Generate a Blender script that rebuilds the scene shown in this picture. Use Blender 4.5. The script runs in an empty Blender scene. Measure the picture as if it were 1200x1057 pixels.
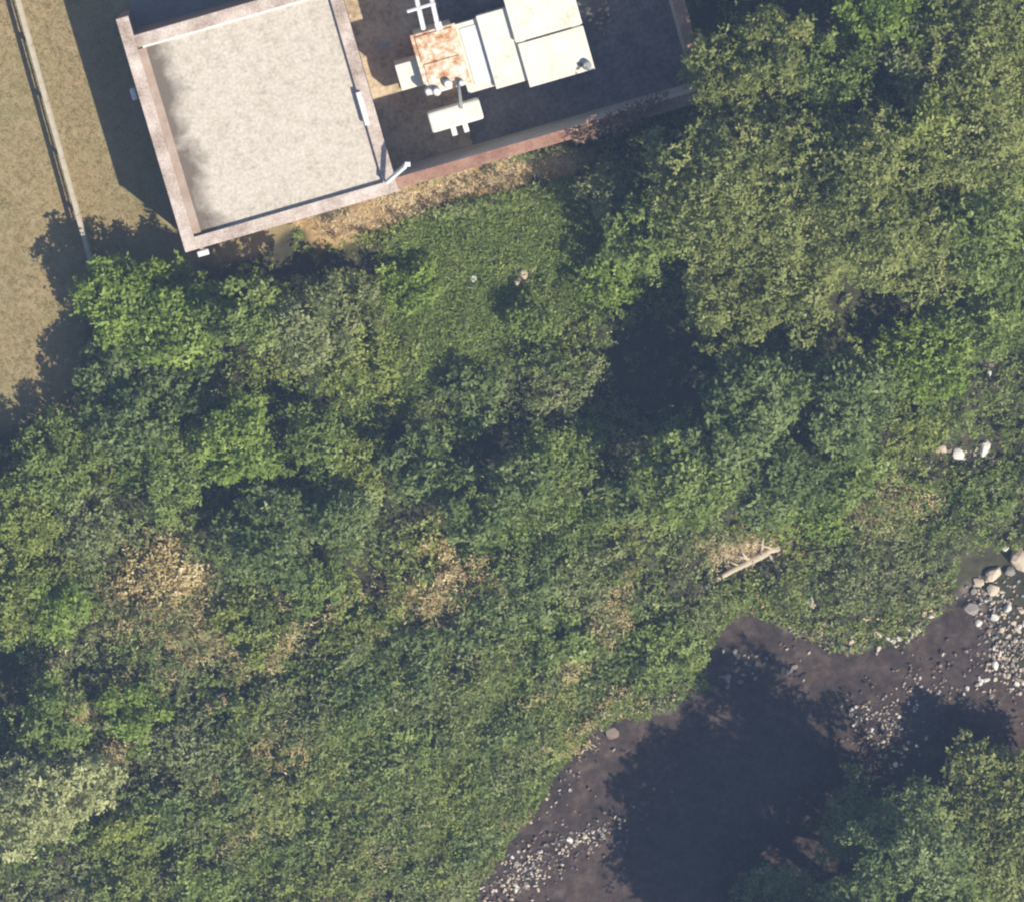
import bpy, bmesh, math, random
import numpy as np
from mathutils import Vector, Matrix

R = math.radians
scene = bpy.context.scene
COL = scene.collection
random.seed(7)

# ------------------------------------------------------------------ camera, sky, sun
SC = 0.03                                  # metres per photo pixel on the lawn
PW, PH = 1200.0, 1057.0
CAM = np.array([-7.0, 28.0, 160.0])        # aeroplane a little north-west of the plot, looking down
FWD = -CAM / np.linalg.norm(CAM)
RGT = np.cross(FWD, [0, 1, 0]); RGT /= np.linalg.norm(RGT)
UPV = np.cross(RGT, FWD)
DIST = float(np.linalg.norm(CAM))
HALF = PW * SC / 2 / DIST                  # tan of half the horizontal view angle

cam_data = bpy.data.cameras.new("camera")
cam_data.sensor_width = 36
cam_data.lens = 18 / HALF
cam_data.clip_start = 1
cam_data.clip_end = 2000
cam = bpy.data.objects.new("camera", cam_data)
COL.objects.link(cam)
cam.matrix_world = Matrix(((RGT[0], UPV[0], -FWD[0], CAM[0]),
                           (RGT[1], UPV[1], -FWD[1], CAM[1]),
                           (RGT[2], UPV[2], -FWD[2], CAM[2]),
                           (0, 0, 0, 1)))
scene.camera = cam

SUN_EL, SUN_AZ = 48.0, 129.0               # degrees; azimuth clockwise from the top of the picture
world = bpy.data.worlds.new("World")
scene.world = world
world.use_nodes = True
wn = world.node_tree
wn.nodes.clear()
sky = wn.nodes.new("ShaderNodeTexSky")
sky.sky_type = 'NISHITA'
sky.sun_disc = False
sky.sun_elevation = R(SUN_EL)
sky.sun_rotation = R(SUN_AZ)
sky.ozone_density = 3.0
bg = wn.nodes.new("ShaderNodeBackground")
bg.inputs["Strength"].default_value = 0.085
wo = wn.nodes.new("ShaderNodeOutputWorld")
wn.links.new(sky.outputs[0], bg.inputs[0])
wn.links.new(bg.outputs[0], wo.inputs[0])

sun_data = bpy.data.lights.new("sun", 'SUN')
sun_data.energy = 5.0
sun_data.angle = R(0.53)
sun_data.color = (1.0, 0.92, 0.79)
sun = bpy.data.objects.new("sun", sun_data)
COL.objects.link(sun)
sdir = Vector((math.sin(R(SUN_AZ)) * math.cos(R(SUN_EL)), math.cos(R(SUN_AZ)) * math.cos(R(SUN_EL)), math.sin(R(SUN_EL))))
sun.rotation_euler = (-sdir).to_track_quat('-Z', 'Y').to_euler()
sun.location = sdir * 100

vs = scene.view_settings
vs.view_transform = 'Standard'
vs.look = 'None'
vs.gamma = 1
vs.exposure = 0.60
scene.cycles.filter_width = 2.2
scene.cycles.max_bounces = 6
scene.cycles.transparent_max_bounces = 8


# ------------------------------------------------------------------ helpers
def P(px, py, z=0.0):
    """World point at height z seen at photo pixel (px, py)."""
    a = (px - PW / 2) / (PW / 2) * HALF
    b = (PH / 2 - py) / (PW / 2) * HALF
    d = FWD + RGT * a + UPV * b
    t = (z - CAM[2]) / d[2]
    p = CAM + d * t
    return Vector((float(p[0]), float(p[1]), z))


def to_px(p):
    """Photo pixels of world points (n,3)."""
    q = np.asarray(p, float) - CAM
    w = q @ FWD
    return np.stack([(q @ RGT) / w / HALF * PW / 2 + PW / 2, PH / 2 - (q @ UPV) / w / HALF * PW / 2], 1)


def inside(pts, poly):
    poly = np.asarray(poly, float)
    x, y = pts[:, 0], pts[:, 1]
    res = np.zeros(len(pts), bool)
    j = len(poly) - 1
    for i in range(len(poly)):
        xi, yi = poly[i]; xj, yj = poly[j]
        c = ((yi > y) != (yj > y)) & (x < (xj - xi) * (y - yi) / (yj - yi + 1e-12) + xi)
        res ^= c
        j = i
    return res


def edge_dist(pts, poly):
    poly = np.asarray(poly, float)
    best = np.full(len(pts), 1e9)
    for i in range(len(poly)):
        a = poly[i]; b = poly[(i + 1) % len(poly)]
        ab = b - a
        t = np.clip(((pts - a) @ ab) / (ab @ ab + 1e-12), 0, 1)
        best = np.minimum(best, np.linalg.norm(pts - (a + t[:, None] * ab), axis=1))
    return best


def vnoise(x, y, seed=0):
    """Smooth value noise in 0..1."""
    xi = np.floor(x).astype(np.int64); yi = np.floor(y).astype(np.int64)
    fx = x - xi; fy = y - yi
    fx = fx * fx * (3 - 2 * fx); fy = fy * fy * (3 - 2 * fy)

    def h(a, b):
        n = (a * 374761393 + b * 668265263 + seed * 1442695041) & 0xFFFFFFFF
        n = ((n ^ (n >> 13)) * 1274126177) & 0xFFFFFFFF
        return ((n ^ (n >> 16)) & 0xFFFF) / 65535.0
    return ((h(xi, yi) * (1 - fx) + h(xi + 1, yi) * fx) * (1 - fy)
            + (h(xi, yi + 1) * (1 - fx) + h(xi + 1, yi + 1) * fx) * fy)


def sstep(a, b, x):
    t = np.clip((x - a) / (b - a), 0, 1)
    return t * t * (3 - 2 * t)


def link(name, mesh, mat=None, parent=None):
    o = bpy.data.objects.new(name, mesh)
    COL.objects.link(o)
    if mat is not None and len(mesh.materials) == 0:
        mesh.materials.append(mat)
    if parent is not None:
        o.parent = parent
    return o


def tag(o, label=None, cat=None, group=None, kind=None):
    if label: o["label"] = label
    if cat: o["category"] = cat
    if group: o["group"] = group
    if kind: o["kind"] = kind
    return o


def empty(name, loc, rz=0.0):
    o = bpy.data.objects.new(name, None)
    COL.objects.link(o)
    o.location = loc
    o.rotation_euler = (0, 0, rz)
    o.empty_display_size = 0.2
    return o


def bm_mesh(name, bm, smooth=False):
    bmesh.ops.recalc_face_normals(bm, faces=bm.faces)
    me = bpy.data.meshes.new(name)
    bm.to_mesh(me)
    bm.free()
    if smooth:
        me.polygons.foreach_set("use_smooth", [True] * len(me.polygons))
    return me


def add_box(bm, x0, x1, y0, y1, z0, z1, bevel=0.0):
    r = bmesh.ops.create_cube(bm, size=1.0)
    for v in r["verts"]:
        v.co = Vector(((x0 + x1) / 2 + v.co.x * (x1 - x0), (y0 + y1) / 2 + v.co.y * (y1 - y0), (z0 + z1) / 2 + v.co.z * (z1 - z0)))
    if bevel > 0:
        es = set(e for v in r["verts"] for e in v.link_edges)
        bmesh.ops.bevel(bm, geom=list(es), offset=bevel, segments=2, affect='EDGES', profile=0.6)


def add_tube(bm, path, radii, seg=8, caps=True):
    path = [Vector(p) for p in path]
    rings = []
    up = Vector((0.13, 0.27, 0.95))
    for i, p in enumerate(path):
        d = (path[min(i + 1, len(path) - 1)] - path[max(i - 1, 0)]).normalized()
        a = d.cross(up)
        if a.length < 1e-3: a = d.cross(Vector((1, 0, 0)))
        a.normalize(); b = d.cross(a)
        r = radii[i] if hasattr(radii, "__len__") else radii
        rings.append([bm.verts.new(p + (a * math.cos(2 * math.pi * k / seg) + b * math.sin(2 * math.pi * k / seg)) * r) for k in range(seg)])
    for i in range(len(rings) - 1):
        for k in range(seg):
            bm.faces.new((rings[i][k], rings[i][(k + 1) % seg], rings[i + 1][(k + 1) % seg], rings[i + 1][k]))
    if caps:
        bm.faces.new(rings[0]); bm.faces.new(rings[-1])


def raw_mesh(name, verts, quads, tint=None):
    """Quads only, from numpy arrays; tint goes into the point attribute 'tint'."""
    me = bpy.data.meshes.new(name)
    nv, nf = len(verts), len(quads)
    me.vertices.add(nv)
    me.vertices.foreach_set("co", np.ascontiguousarray(verts, np.float32).ravel())
    me.loops.add(nf * 4)
    me.loops.foreach_set("vertex_index", np.ascontiguousarray(quads, np.int32).ravel())
    me.polygons.add(nf)
    me.polygons.foreach_set("loop_start", np.arange(0, nf * 4, 4, dtype=np.int32))
    if tint is not None:
        at = me.attributes.new("tint", 'FLOAT', 'POINT')
        at.data.foreach_set("value", np.ascontiguousarray(tint, np.float32))
    me.update(calc_edges=True)
    return me


# ------------------------------------------------------------------ materials
def srgb(r, g, b, k=1.0):
    f = lambda c: (c / 12.92 if c <= 0.04045 else ((c + 0.055) / 1.055) ** 2.4) * k
    return (f(r / 255), f(g / 255), f(b / 255), 1)


HK = 0.76          # overall reflectance of the weathered hard surfaces


def new_mat(name):
    m = bpy.data.materials.new(name)
    m.use_nodes = True
    nt = m.node_tree
    b = nt.nodes["Principled BSDF"]
    return m, nt, b


def ramp(nt, stops, src):
    r = nt.nodes.new("ShaderNodeValToRGB")
    el = r.color_ramp.elements
    while len(el) > 1: el.remove(el[-1])
    el[0].position = stops[0][0]; el[0].color = stops[0][1]
    for p, c in stops[1:]:
        e = el.new(p); e.color = c
    nt.links.new(src, r.inputs[0])
    return r.outputs[0]


def noise(nt, scale, detail=6, rough=0.6, vec=None, dist=0.0):
    n = nt.nodes.new("ShaderNodeTexNoise")
    n.inputs["Scale"].default_value = scale
    n.inputs["Detail"].default_value = detail
    n.inputs["Roughness"].default_value = rough
    n.inputs["Distortion"].default_value = dist
    if vec is None:
        vec = nt.nodes.new("ShaderNodeTexCoord").outputs["Object"]
    nt.links.new(vec, n.inputs["Vector"])
    return n.outputs["Fac"]


def mixc(nt, fac, a, b, mode='MIX'):
    m = nt.nodes.new("ShaderNodeMix")
    m.data_type = 'RGBA'
    m.blend_type = mode
    for s, i in ((fac, 0), (a, 6), (b, 7)):
        if hasattr(s, "is_linked") or hasattr(s, "links"):
            nt.links.new(s, m.inputs[i])
        else:
            m.inputs[i].default_value = s
    return m.outputs[2]


def bump(nt, b, h, strength=0.4, dist=0.02):
    n = nt.nodes.new("ShaderNodeBump")
    n.inputs["Strength"].default_value = strength
    n.inputs["Distance"].default_value = dist
    nt.links.new(h, n.inputs["Height"])
    nt.links.new(n.outputs[0], b.inputs["Normal"])


def mottled(name, stops, scale=3.0, rough=0.85, bstr=0.3, bdist=0.02, detail=8, fine=40.0, spec=0.3, metal=0.0):
    m, nt, b = new_mat(name)
    n1 = noise(nt, scale, detail, 0.65)
    n2 = noise(nt, fine, 4, 0.6)
    mx = nt.nodes.new("ShaderNodeMath"); mx.operation = 'MULTIPLY_ADD'
    nt.links.new(n2, mx.inputs[0]); mx.inputs[1].default_value = 0.45
    m2 = nt.nodes.new("ShaderNodeMath"); m2.operation = 'MULTIPLY'
    nt.links.new(n1, m2.inputs[0]); m2.inputs[1].default_value = 0.55
    nt.links.new(m2.outputs[0], mx.inputs[2])
    c = ramp(nt, [(p, (q[0] * HK, q[1] * HK, q[2] * HK, 1)) for p, q in stops], mx.outputs[0])
    nt.links.new(c, b.inputs["Base Color"])
    b.inputs["Roughness"].default_value = rough
    b.inputs["Specular IOR Level"].default_value = spec
    b.inputs["Metallic"].default_value = metal
    if bstr: bump(nt, b, n2, bstr, bdist)
    return m


def leaf_mat(name, stops, trans=0.32, rough=0.5, spec=0.22):
    m, nt, b = new_mat(name)
    at = nt.nodes.new("ShaderNodeAttribute"); at.attribute_name = "tint"
    c = ramp(nt, stops, at.outputs["Fac"])
    nt.links.new(c, b.inputs["Base Color"])
    b.inputs["Roughness"].default_value = rough
    b.inputs["Specular IOR Level"].default_value = spec
    tr = nt.nodes.new("ShaderNodeBsdfTranslucent")
    nt.links.new(c, tr.inputs["Color"])
    mx = nt.nodes.new("ShaderNodeMixShader")
    mx.inputs[0].default_value = trans
    nt.links.new(b.outputs[0], mx.inputs[1]); nt.links.new(tr.outputs[0], mx.inputs[2])
    nt.links.new(mx.outputs[0], nt.nodes["Material Output"].inputs[0])
    return m


def pal(lo, mid, hi):
    return [(0.0, srgb(*lo)), (0.5, srgb(*mid)), (1.0, srgb(*hi))]


LEAF = {
    'olive':  leaf_mat("leaf_olive", pal((92, 100, 50), (129, 137, 74), (169, 173, 108))),
    'green':  leaf_mat("leaf_green", pal((84, 103, 46), (120, 138, 68), (161, 173, 102))),
    'bright': leaf_mat("leaf_bright", pal((92, 115, 43), (126, 148, 62), (165, 180, 96))),
    'dark':   leaf_mat("leaf_dark", pal((72, 92, 46), (106, 124, 68), (152, 162, 108))),
    'pale':   leaf_mat("leaf_pale", pal((126, 131, 84), (168, 172, 116), (212, 214, 164))),
    'grey':   leaf_mat("leaf_grey_green", pal((90, 98, 58), (124, 132, 82), (165, 170, 118))),
    'yellow': leaf_mat("leaf_yellow_green", pal((97, 110, 47), (133, 144, 69), (174, 180, 105))),
    'dead':   leaf_mat("leaf_dead", pal((132, 116, 70), (178, 160, 108), (216, 200, 156)), trans=0.15),
    'straw':  leaf_mat("leaf_straw", pal((166, 144, 106), (212, 192, 152), (238, 224, 190)), trans=0.15),
    'red':    leaf_mat("leaf_red_brown", pal((84, 64, 52), (118, 92, 74), (156, 132, 106)), trans=0.1),
    'lawn':   leaf_mat("leaf_dry_lawn", pal((112, 106, 60), (144, 128, 80), (170, 148, 98)), trans=0.1, spec=0.15),
}
BARK = mottled("bark", [(0.3, srgb(70, 60, 48)), (0.7, srgb(120, 106, 88))], 6, 0.9, 0.6, 0.03)
COPING = mottled("coping_concrete", [(0.36, srgb(150, 128, 112)), (0.5, srgb(204, 186, 172)), (0.62, srgb(238, 224, 212))], 1.0, 0.85, 0.3, 0.01, fine=24)
RUSTCOP = mottled("coping_terracotta", [(0.36, srgb(122, 88, 72)), (0.5, srgb(172, 130, 108)), (0.64, srgb(204, 170, 148))], 1.0, 0.85, 0.3, 0.01, fine=24)
HK = 0.80
CREAM = mottled("cream_paint", [(0.34, srgb(206, 186, 150)), (0.44, srgb(234, 228, 206)), (0.7, srgb(248, 246, 234))], 1.4, 0.5, 0.05, 0.004, fine=9)
WHITE = mottled("white_paint", [(0.3, srgb(214, 212, 206)), (0.6, srgb(240, 240, 240))], 3, 0.4, 0.0)
LAMP = mottled("lamp_plastic", [(0.3, srgb(220, 220, 216)), (0.6, srgb(240, 240, 238))], 3, 0.35, 0.0)
HK = 0.76
RUST = mottled("rusty_steel", [(0.36, srgb(176, 118, 78)), (0.44, srgb(216, 170, 128)), (0.51, srgb(238, 216, 186)), (0.57, srgb(252, 246, 232))], 1.6, 0.75, 0.2, 0.006, fine=7)
GREYSTEEL = mottled("grey_steel", [(0.3, srgb(140, 140, 138)), (0.7, srgb(190, 190, 186))], 5, 0.5, 0.1, 0.004)
DARKMETAL = mottled("dark_metal", [(0.3, srgb(50, 48, 46)), (0.7, srgb(82, 80, 76))], 5, 0.6, 0.1, 0.004)
TIMBER = mottled("fence_timber", [(0.3, srgb(158, 146, 124)), (0.5, srgb(198, 186, 162)), (0.7, srgb(216, 206, 186))], 5, 0.8, 0.3, 0.01, fine=50)
DRIFT = mottled("driftwood", [(0.3, srgb(170, 152, 124)), (0.5, srgb(206, 190, 162)), (0.7, srgb(226, 214, 192))], 5, 0.85, 0.5, 0.02)
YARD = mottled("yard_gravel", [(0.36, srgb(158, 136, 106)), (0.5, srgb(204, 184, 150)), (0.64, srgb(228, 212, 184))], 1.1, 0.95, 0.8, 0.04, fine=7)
APRON = mottled("apron_concrete", [(0.3, srgb(132, 128, 120)), (0.7, srgb(172, 168, 160))], 1.2, 0.9, 0.3, 0.01, fine=20)

BROWNFELT = mottled("brown_flashing", [(0.3, srgb(150, 128, 110)), (0.5, srgb(184, 162, 144)), (0.7, srgb(206, 190, 174))], 1.5, 0.9, 0.2, 0.01)

ROCKS = {
    'cream': mottled("stone_cream", [(0.3, srgb(176, 152, 122)), (0.5, srgb(216, 198, 172)), (0.7, srgb(236, 224, 206))], 5, 0.8, 0.5, 0.03, fine=22),
    'grey':  mottled("stone_grey", [(0.3, srgb(128, 120, 112)), (0.5, srgb(160, 152, 144)), (0.7, srgb(184, 178, 170))], 5, 0.8, 0.5, 0.03, fine=22),
    'white': mottled("stone_white", [(0.3, srgb(206, 200, 188)), (0.6, srgb(236, 232, 224))], 5, 0.75, 0.4, 0.03, fine=22),
    'brown': mottled("stone_brown", [(0.3, srgb(108, 94, 82)), (0.5, srgb(140, 124, 110)), (0.7, srgb(166, 150, 136))], 5, 0.7, 0.5, 0.03, fine=22),
}


def brick_mat():
    m, nt, b = new_mat("brown_brick")
    tc = nt.nodes.new("ShaderNodeTexCoord").outputs["Object"]
    sep = nt.nodes.new("ShaderNodeSeparateXYZ"); nt.links.new(tc, sep.inputs[0])
    ad = nt.nodes.new("ShaderNodeMath"); ad.operation = 'ADD'
    nt.links.new(sep.outputs[0], ad.inputs[0]); nt.links.new(sep.outputs[1], ad.inputs[1])
    cb = nt.nodes.new("ShaderNodeCombineXYZ")
    nt.links.new(ad.outputs[0], cb.inputs[0]); nt.links.new(sep.outputs[2], cb.inputs[1])
    bt = nt.nodes.new("ShaderNodeTexBrick")
    nt.links.new(cb.outputs[0], bt.inputs["Vector"])
    bt.inputs["Scale"].default_value = 1.0
    bt.inputs["Brick Width"].default_value = 0.225
    bt.inputs["Row Height"].default_value = 0.075
    bt.inputs["Mortar Size"].default_value = 0.008
    bt.inputs["Color1"].default_value = srgb(142, 104, 86)
    bt.inputs["Color2"].default_value = srgb(116, 84, 70)
    bt.inputs["Mortar"].default_value = srgb(166, 156, 144)
    n = noise(nt, 1.5)
    c = mixc(nt, 0.5, bt.outputs["Color"], ramp(nt, [(0.3, srgb(96, 78, 68)), (0.7, srgb(160, 130, 112))], n))
    nt.links.new(c, b.inputs["Base Color"])
    b.inputs["Roughness"].default_value = 0.9
    bump(nt, b, bt.outputs["Fac"], -0.4, 0.01)
    return m


def roof_mat():
    """Pale chippings with a dirty, mossy strip along one side (local x is metres from the west parapet)."""
    m, nt, b = new_mat("roof_chippings")
    tc = nt.nodes.new("ShaderNodeTexCoord").outputs["Object"]
    n1 = noise(nt, 3.6, 6, 0.66, tc)
    n2 = noise(nt, 9, 4, 0.65, tc)
    base = ramp(nt, [(0.30, srgb(172, 160, 142, HK)), (0.5, srgb(212, 201, 183, HK)), (0.66, srgb(224, 215, 199, HK))], n1)
    speck = ramp(nt, [(0.34, srgb(172, 161, 146, HK)), (0.62, srgb(232, 223, 208, HK))], n2)
    c = mixc(nt, 0.45, base, speck)
    sep = nt.nodes.new("ShaderNodeSeparateXYZ"); nt.links.new(tc, sep.inputs[0])
    ns = noise(nt, 0.85, 5, 0.6, tc, 0.3)
    # stain = noise pushed up near the west parapet
    ma = nt.nodes.new("ShaderNodeMapRange")
    ma.inputs["From Min"].default_value = 0.0; ma.inputs["From Max"].default_value = 1.7
    ma.inputs["To Min"].default_value = 0.60; ma.inputs["To Max"].default_value = -0.25
    nt.links.new(sep.outputs[0], ma.inputs["Value"])
    ad = nt.nodes.new("ShaderNodeMath"); ad.operation = 'ADD'
    nt.links.new(ns, ad.inputs[0]); nt.links.new(ma.outputs[0], ad.inputs[1])
    st = ramp(nt, [(0.50, (0, 0, 0, 1)), (0.86, (0.9, 0.9, 0.9, 1))], ad.outputs[0])
    c = mixc(nt, st, c, srgb(104, 92, 78, HK))
    nt.links.new(c, b.inputs["Base Color"])
    b.inputs["Roughness"].default_value = 0.95
    bump(nt, b, n2, 0.5, 0.03)
    return m


def ground_mat():
    m, nt, b = new_mat("ground_soil_and_lawn")
    tc = nt.nodes.new("ShaderNodeTexCoord").outputs["Object"]
    big = noise(nt, 0.35, 4, 0.6, tc)
    mid = noise(nt, 2.2, 8, 0.7, tc)
    fine = noise(nt, 14, 4, 0.65, tc)
    lawn = mixc(nt, ramp(nt, [(0.42, (0, 0, 0, 1)), (0.62, (1, 1, 1, 1))], big),
                ramp(nt, [(0.3, srgb(140, 120, 78, HK)), (0.5, srgb(172, 148, 102, HK)), (0.72, srgb(190, 172, 136, HK))], mid),
                ramp(nt, [(0.3, srgb(112, 112, 68, HK)), (0.5, srgb(142, 138, 88, HK)), (0.72, srgb(168, 158, 120, HK))], mid))
    lawn = mixc(nt, 0.5, lawn, ramp(nt, [(0.3, srgb(128, 116, 86, HK)), (0.6, srgb(180, 164, 128, HK))], fine))
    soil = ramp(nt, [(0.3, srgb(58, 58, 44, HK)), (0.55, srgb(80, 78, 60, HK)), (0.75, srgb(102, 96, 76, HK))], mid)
    stra = ramp(nt, [(0.3, srgb(146, 118, 76, HK)), (0.55, srgb(192, 164, 116, HK)), (0.75, srgb(222, 200, 158, HK))], mid)
    bed = ramp(nt, [(0.32, srgb(84, 75, 70, HK)), (0.5, srgb(112, 102, 95, HK)), (0.68, srgb(146, 134, 124, HK))], mid)

    def att(nm):
        a = nt.nodes.new("ShaderNodeAttribute"); a.attribute_name = nm
        return a.outputs["Fac"]
    c = mixc(nt, att("lawn"), soil, lawn)
    c = mixc(nt, att("straw"), c, stra)
    c = mixc(nt, att("bed"), c, bed)
    nt.links.new(c, b.inputs["Base Color"])
    b.inputs["Roughness"].default_value = 0.95
    b.inputs["Specular IOR Level"].default_value = 0.15
    bump(nt, b, fine, 0.6, 0.05)
    return m


def water_mat():
    m, nt, b = new_mat("river_water")
    out = nt.nodes["Material Output"]
    nt.nodes.remove(b)
    tc = nt.nodes.new("ShaderNodeTexCoord").outputs["Object"]
    n = noise(nt, 5.5, 5, 0.55, tc, 0.4)
    bp = nt.nodes.new("ShaderNodeBump"); bp.inputs["Strength"].default_value = 0.35; bp.inputs["Distance"].default_value = 0.03
    nt.links.new(n, bp.inputs["Height"])
    tr = nt.nodes.new("ShaderNodeBsdfTransparent"); tr.inputs[0].default_value = (0.70, 0.67, 0.66, 1)
    gl = nt.nodes.new("ShaderNodeBsdfGlossy"); gl.inputs["Roughness"].default_value = 0.08
    nt.links.new(bp.outputs[0], gl.inputs["Normal"])
    fr = nt.nodes.new("ShaderNodeFresnel"); fr.inputs[0].default_value = 1.33
    nt.links.new(bp.outputs[0], fr.inputs["Normal"])
    mx = nt.nodes.new("ShaderNodeMixShader")
    nt.links.new(fr.outputs[0], mx.inputs[0]); nt.links.new(tr.outputs[0], mx.inputs[1]); nt.links.new(gl.outputs[0], mx.inputs[2])
    nt.links.new(mx.outputs[0], out.inputs[0])
    return m


BRICK, ROOF, GROUND, WATER = brick_mat(), roof_mat(), ground_mat(), water_mat()

# ------------------------------------------------------------------ terrain and river
WATER_Z = -2.0
RIVER_PX = [(300, 1500), (500, 1110), (548, 1057), (585, 1003), (640, 928), (664, 892), (700, 852), (735, 840), (788, 838),
            (828, 805), (822, 772), (838, 746), (858, 722), (885, 720), (925, 742), (1000, 768), (1060, 748), (1110, 718), (1140, 692),
            (1160, 740), (1178, 790), (1200, 812), (1260, 800), (1800, 560), (1800, 760), (1260, 900), (1200, 925), (1080, 985),
            (950, 1040), (840, 1080), (700, 1500)]
RIVER = np.array([P(x, y, WATER_Z)[:2] for x, y in RIVER_PX])
LAWN_PX = [(-2500, -2500), (780, -2500), (780, 20), (560, 200), (440, 235), (345, 268), (300, 300), (200, 340), (110, 350), (85, 440),
           (75, 480), (30, 495), (-60, 530), (-2500, 560)]
STRAW_PX = [(350, 262), (440, 226), (560, 196), (650, 176), (690, 180), (660, 206), (560, 228), (478, 252), (440, 268), (395, 282), (362, 282)]


SHOALS = [(*P(a, b, WATER_Z)[:2], c * SC, d * SC) for a, b, c, d in (
    (615, 1022, 80, 50), (690, 980, 60, 36), (1035, 855, 70, 66), (1085, 805, 70, 40), (1170, 765, 60, 80), (1150, 710, 50, 50), (1000, 762, 110, 28),
    (890, 778, 70, 36), (700, 862, 60, 30), (655, 930, 40, 50))]


def ground_z(x, y):
    x = np.atleast_1d(np.asarray(x, float)); y = np.atleast_1d(np.asarray(y, float))
    p = np.stack([x, y], 1)
    d = edge_dist(p, RIVER)
    ins = inside(p, RIVER)
    out_z = -2.06 + 2.06 * sstep(-1.2, 8.0, d) * 1.0
    out_z = np.where(d < 1.0, np.minimum(out_z, -2.16 + 0.5 * d), out_z)
    amp = sstep(0.0, 2.0, d) * (1 - sstep(7.0, 9.0, d))
    out_z = out_z + amp * (vnoise(x * 0.9, y * 0.9, 3) - 0.5) * 0.35
    in_z = -2.16 - 0.32 * sstep(0, 1.6, d) + 0.10 * (vnoise(x * 1.6, y * 1.6, 5) - 0.5)
    for cx, cy, ax, ay in SHOALS:              # stony shallows reach nearly to the surface
        in_z = in_z + (-2.03 - in_z) * np.exp(-(((x - cx) / ax) ** 2 + ((y - cy) / ay) ** 2) ** 2)
    return np.where(ins, in_z, np.minimum(out_z, 0.0))


def gz(x, y):
    return float(ground_z(x, y)[0])


def build_ground():
    def axis(lo, hi, step, far):
        core = np.arange(lo, hi + 1e-6, step)
        g = np.geomspace(1.0, far, 14)
        return np.concatenate([lo - g[::-1], core, hi + g])
    xs = axis(-22, 22, 0.16, 400)
    ys = axis(-20, 20, 0.16, 400)
    X, Y = np.meshgrid(xs, ys)
    x, y = X.ravel(), Y.ravel()
    z = ground_z(x, y)
    V = np.stack([x, y, z], 1)
    nx, ny = len(xs), len(ys)
    idx = np.arange(nx * ny).reshape(ny, nx)
    Q = np.stack([idx[:-1, :-1], idx[:-1, 1:], idx[1:, 1:], idx[1:, :-1]], -1).reshape(-1, 4)
    me = raw_mesh("ground", V, Q)
    px = to_px(V)
    wob = (vnoise(x * 1.2, y * 1.2, 11) - 0.5) * 26 + (vnoise(x * 4, y * 4, 12) - 0.5) * 12

    def mask(poly, soft):
        d = edge_dist(px, poly); s = np.where(inside(px, poly), d, -d) + wob
        return sstep(-soft, soft, s)
    for nm, val in (("lawn", mask(LAWN_PX, 10)), ("straw", mask(STRAW_PX, 8))):
        a = me.attributes.new(nm, 'FLOAT', 'POINT'); a.data.foreach_set("value", val.astype(np.float32))
    p2 = np.stack([x, y], 1)
    d = edge_dist(p2, RIVER); s = np.where(inside(p2, RIVER), -d, d)
    a = me.attributes.new("bed", 'FLOAT', 'POINT'); a.data.foreach_set("value", (1 - sstep(-0.1, 0.5, s + wob * 0.01)).astype(np.float32))
    me.polygons.foreach_set("use_smooth", np.ones(len(me.polygons), bool))
    return tag(link("ground", me, GROUND), kind="structure")


build_ground()
wm = bmesh.new()
wv = [wm.verts.new((x, y, WATER_Z)) for x, y in RIVER]
# sheet spreads a little under the banks so the water line follows the uneven ground
c0 = RIVER.mean(0)
wf = wm.faces.new(wv)
bmesh.ops.inset_region(wm, faces=[wf], thickness=0.45, use_outset=True, use_even_offset=True)
bmesh.ops.triangulate(wm, faces=wm.faces)
water = tag(link("river_water", bm_mesh("river_water", wm), WATER), kind="structure")
for p in water.data.polygons:
    if p.normal.z < 0: p.flip()

# ------------------------------------------------------------------ building and yard (local frame, metres)
WH = 3.4                                           # height of walls
ORI = P(218, 295, WH)
ua = P(218 + 0.961 * 240, 295 - 0.2765 * 240, WH) - ORI
UA = math.atan2(ua.y, ua.x)
T = 0.37                                           # wall thickness
BL = 250 * SC                                      # outer side of the roofed block
YR = 622 * SC                                      # outer right end of the yard
NV = 430 * SC                                      # north end of the yard, above the frame


def local(u, v, z=0.0):
    """Point of the compound frame (photo pixels along / across the wall) in world space."""
    q = Matrix.Rotation(UA, 4, 'Z') @ Vector((u * SC, v * SC, 0))
    return Vector((ORI.x + q.x, ORI.y + q.y, z))


def part_box(name, mat, parent, x0, x1, y0, y1, z0, z1, bevel=0.0):
    bm = bmesh.new()
    add_box(bm, x0, x1, y0, y1, z0, z1, bevel)
    return link(name, bm_mesh(name, bm), mat, parent)


bld = empty("flat_roofed_building", (ORI.x, ORI.y, 0), UA)
tag(bld, "square flat roofed building with pale chippings roof and pinkish parapet", "building")
NSTUB = 273 * SC
for nm, a in (("wall", (0, T, 0, NSTUB)), ("wall", (T, BL, 0, T)), ("wall", (BL - T, BL, T, NV)), ("wall", (T, BL - T, BL - T, BL))):
    part_box(nm, BRICK, bld, *a, -0.3, WH - 0.12)
ov = 0.03
for a in ((-ov, T + ov, -ov, NSTUB + ov), (T + ov, BL + ov, -ov, T + ov), (BL - T - ov, BL + ov, T + ov, NV), (T + ov, BL - T - ov, BL - T - ov, BL + ov)):
    part_box("coping", COPING, bld, *a, WH - 0.12, WH, 0.015)
bm = bmesh.new()
add_box(bm, 0, BL - 2 * T, 0, BL - 2 * T, WH - 0.55, WH - 0.17)
rf = link("roof", bm_mesh("roof", bm), ROOF, bld)
rf.location = (T, T, 0)
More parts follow.
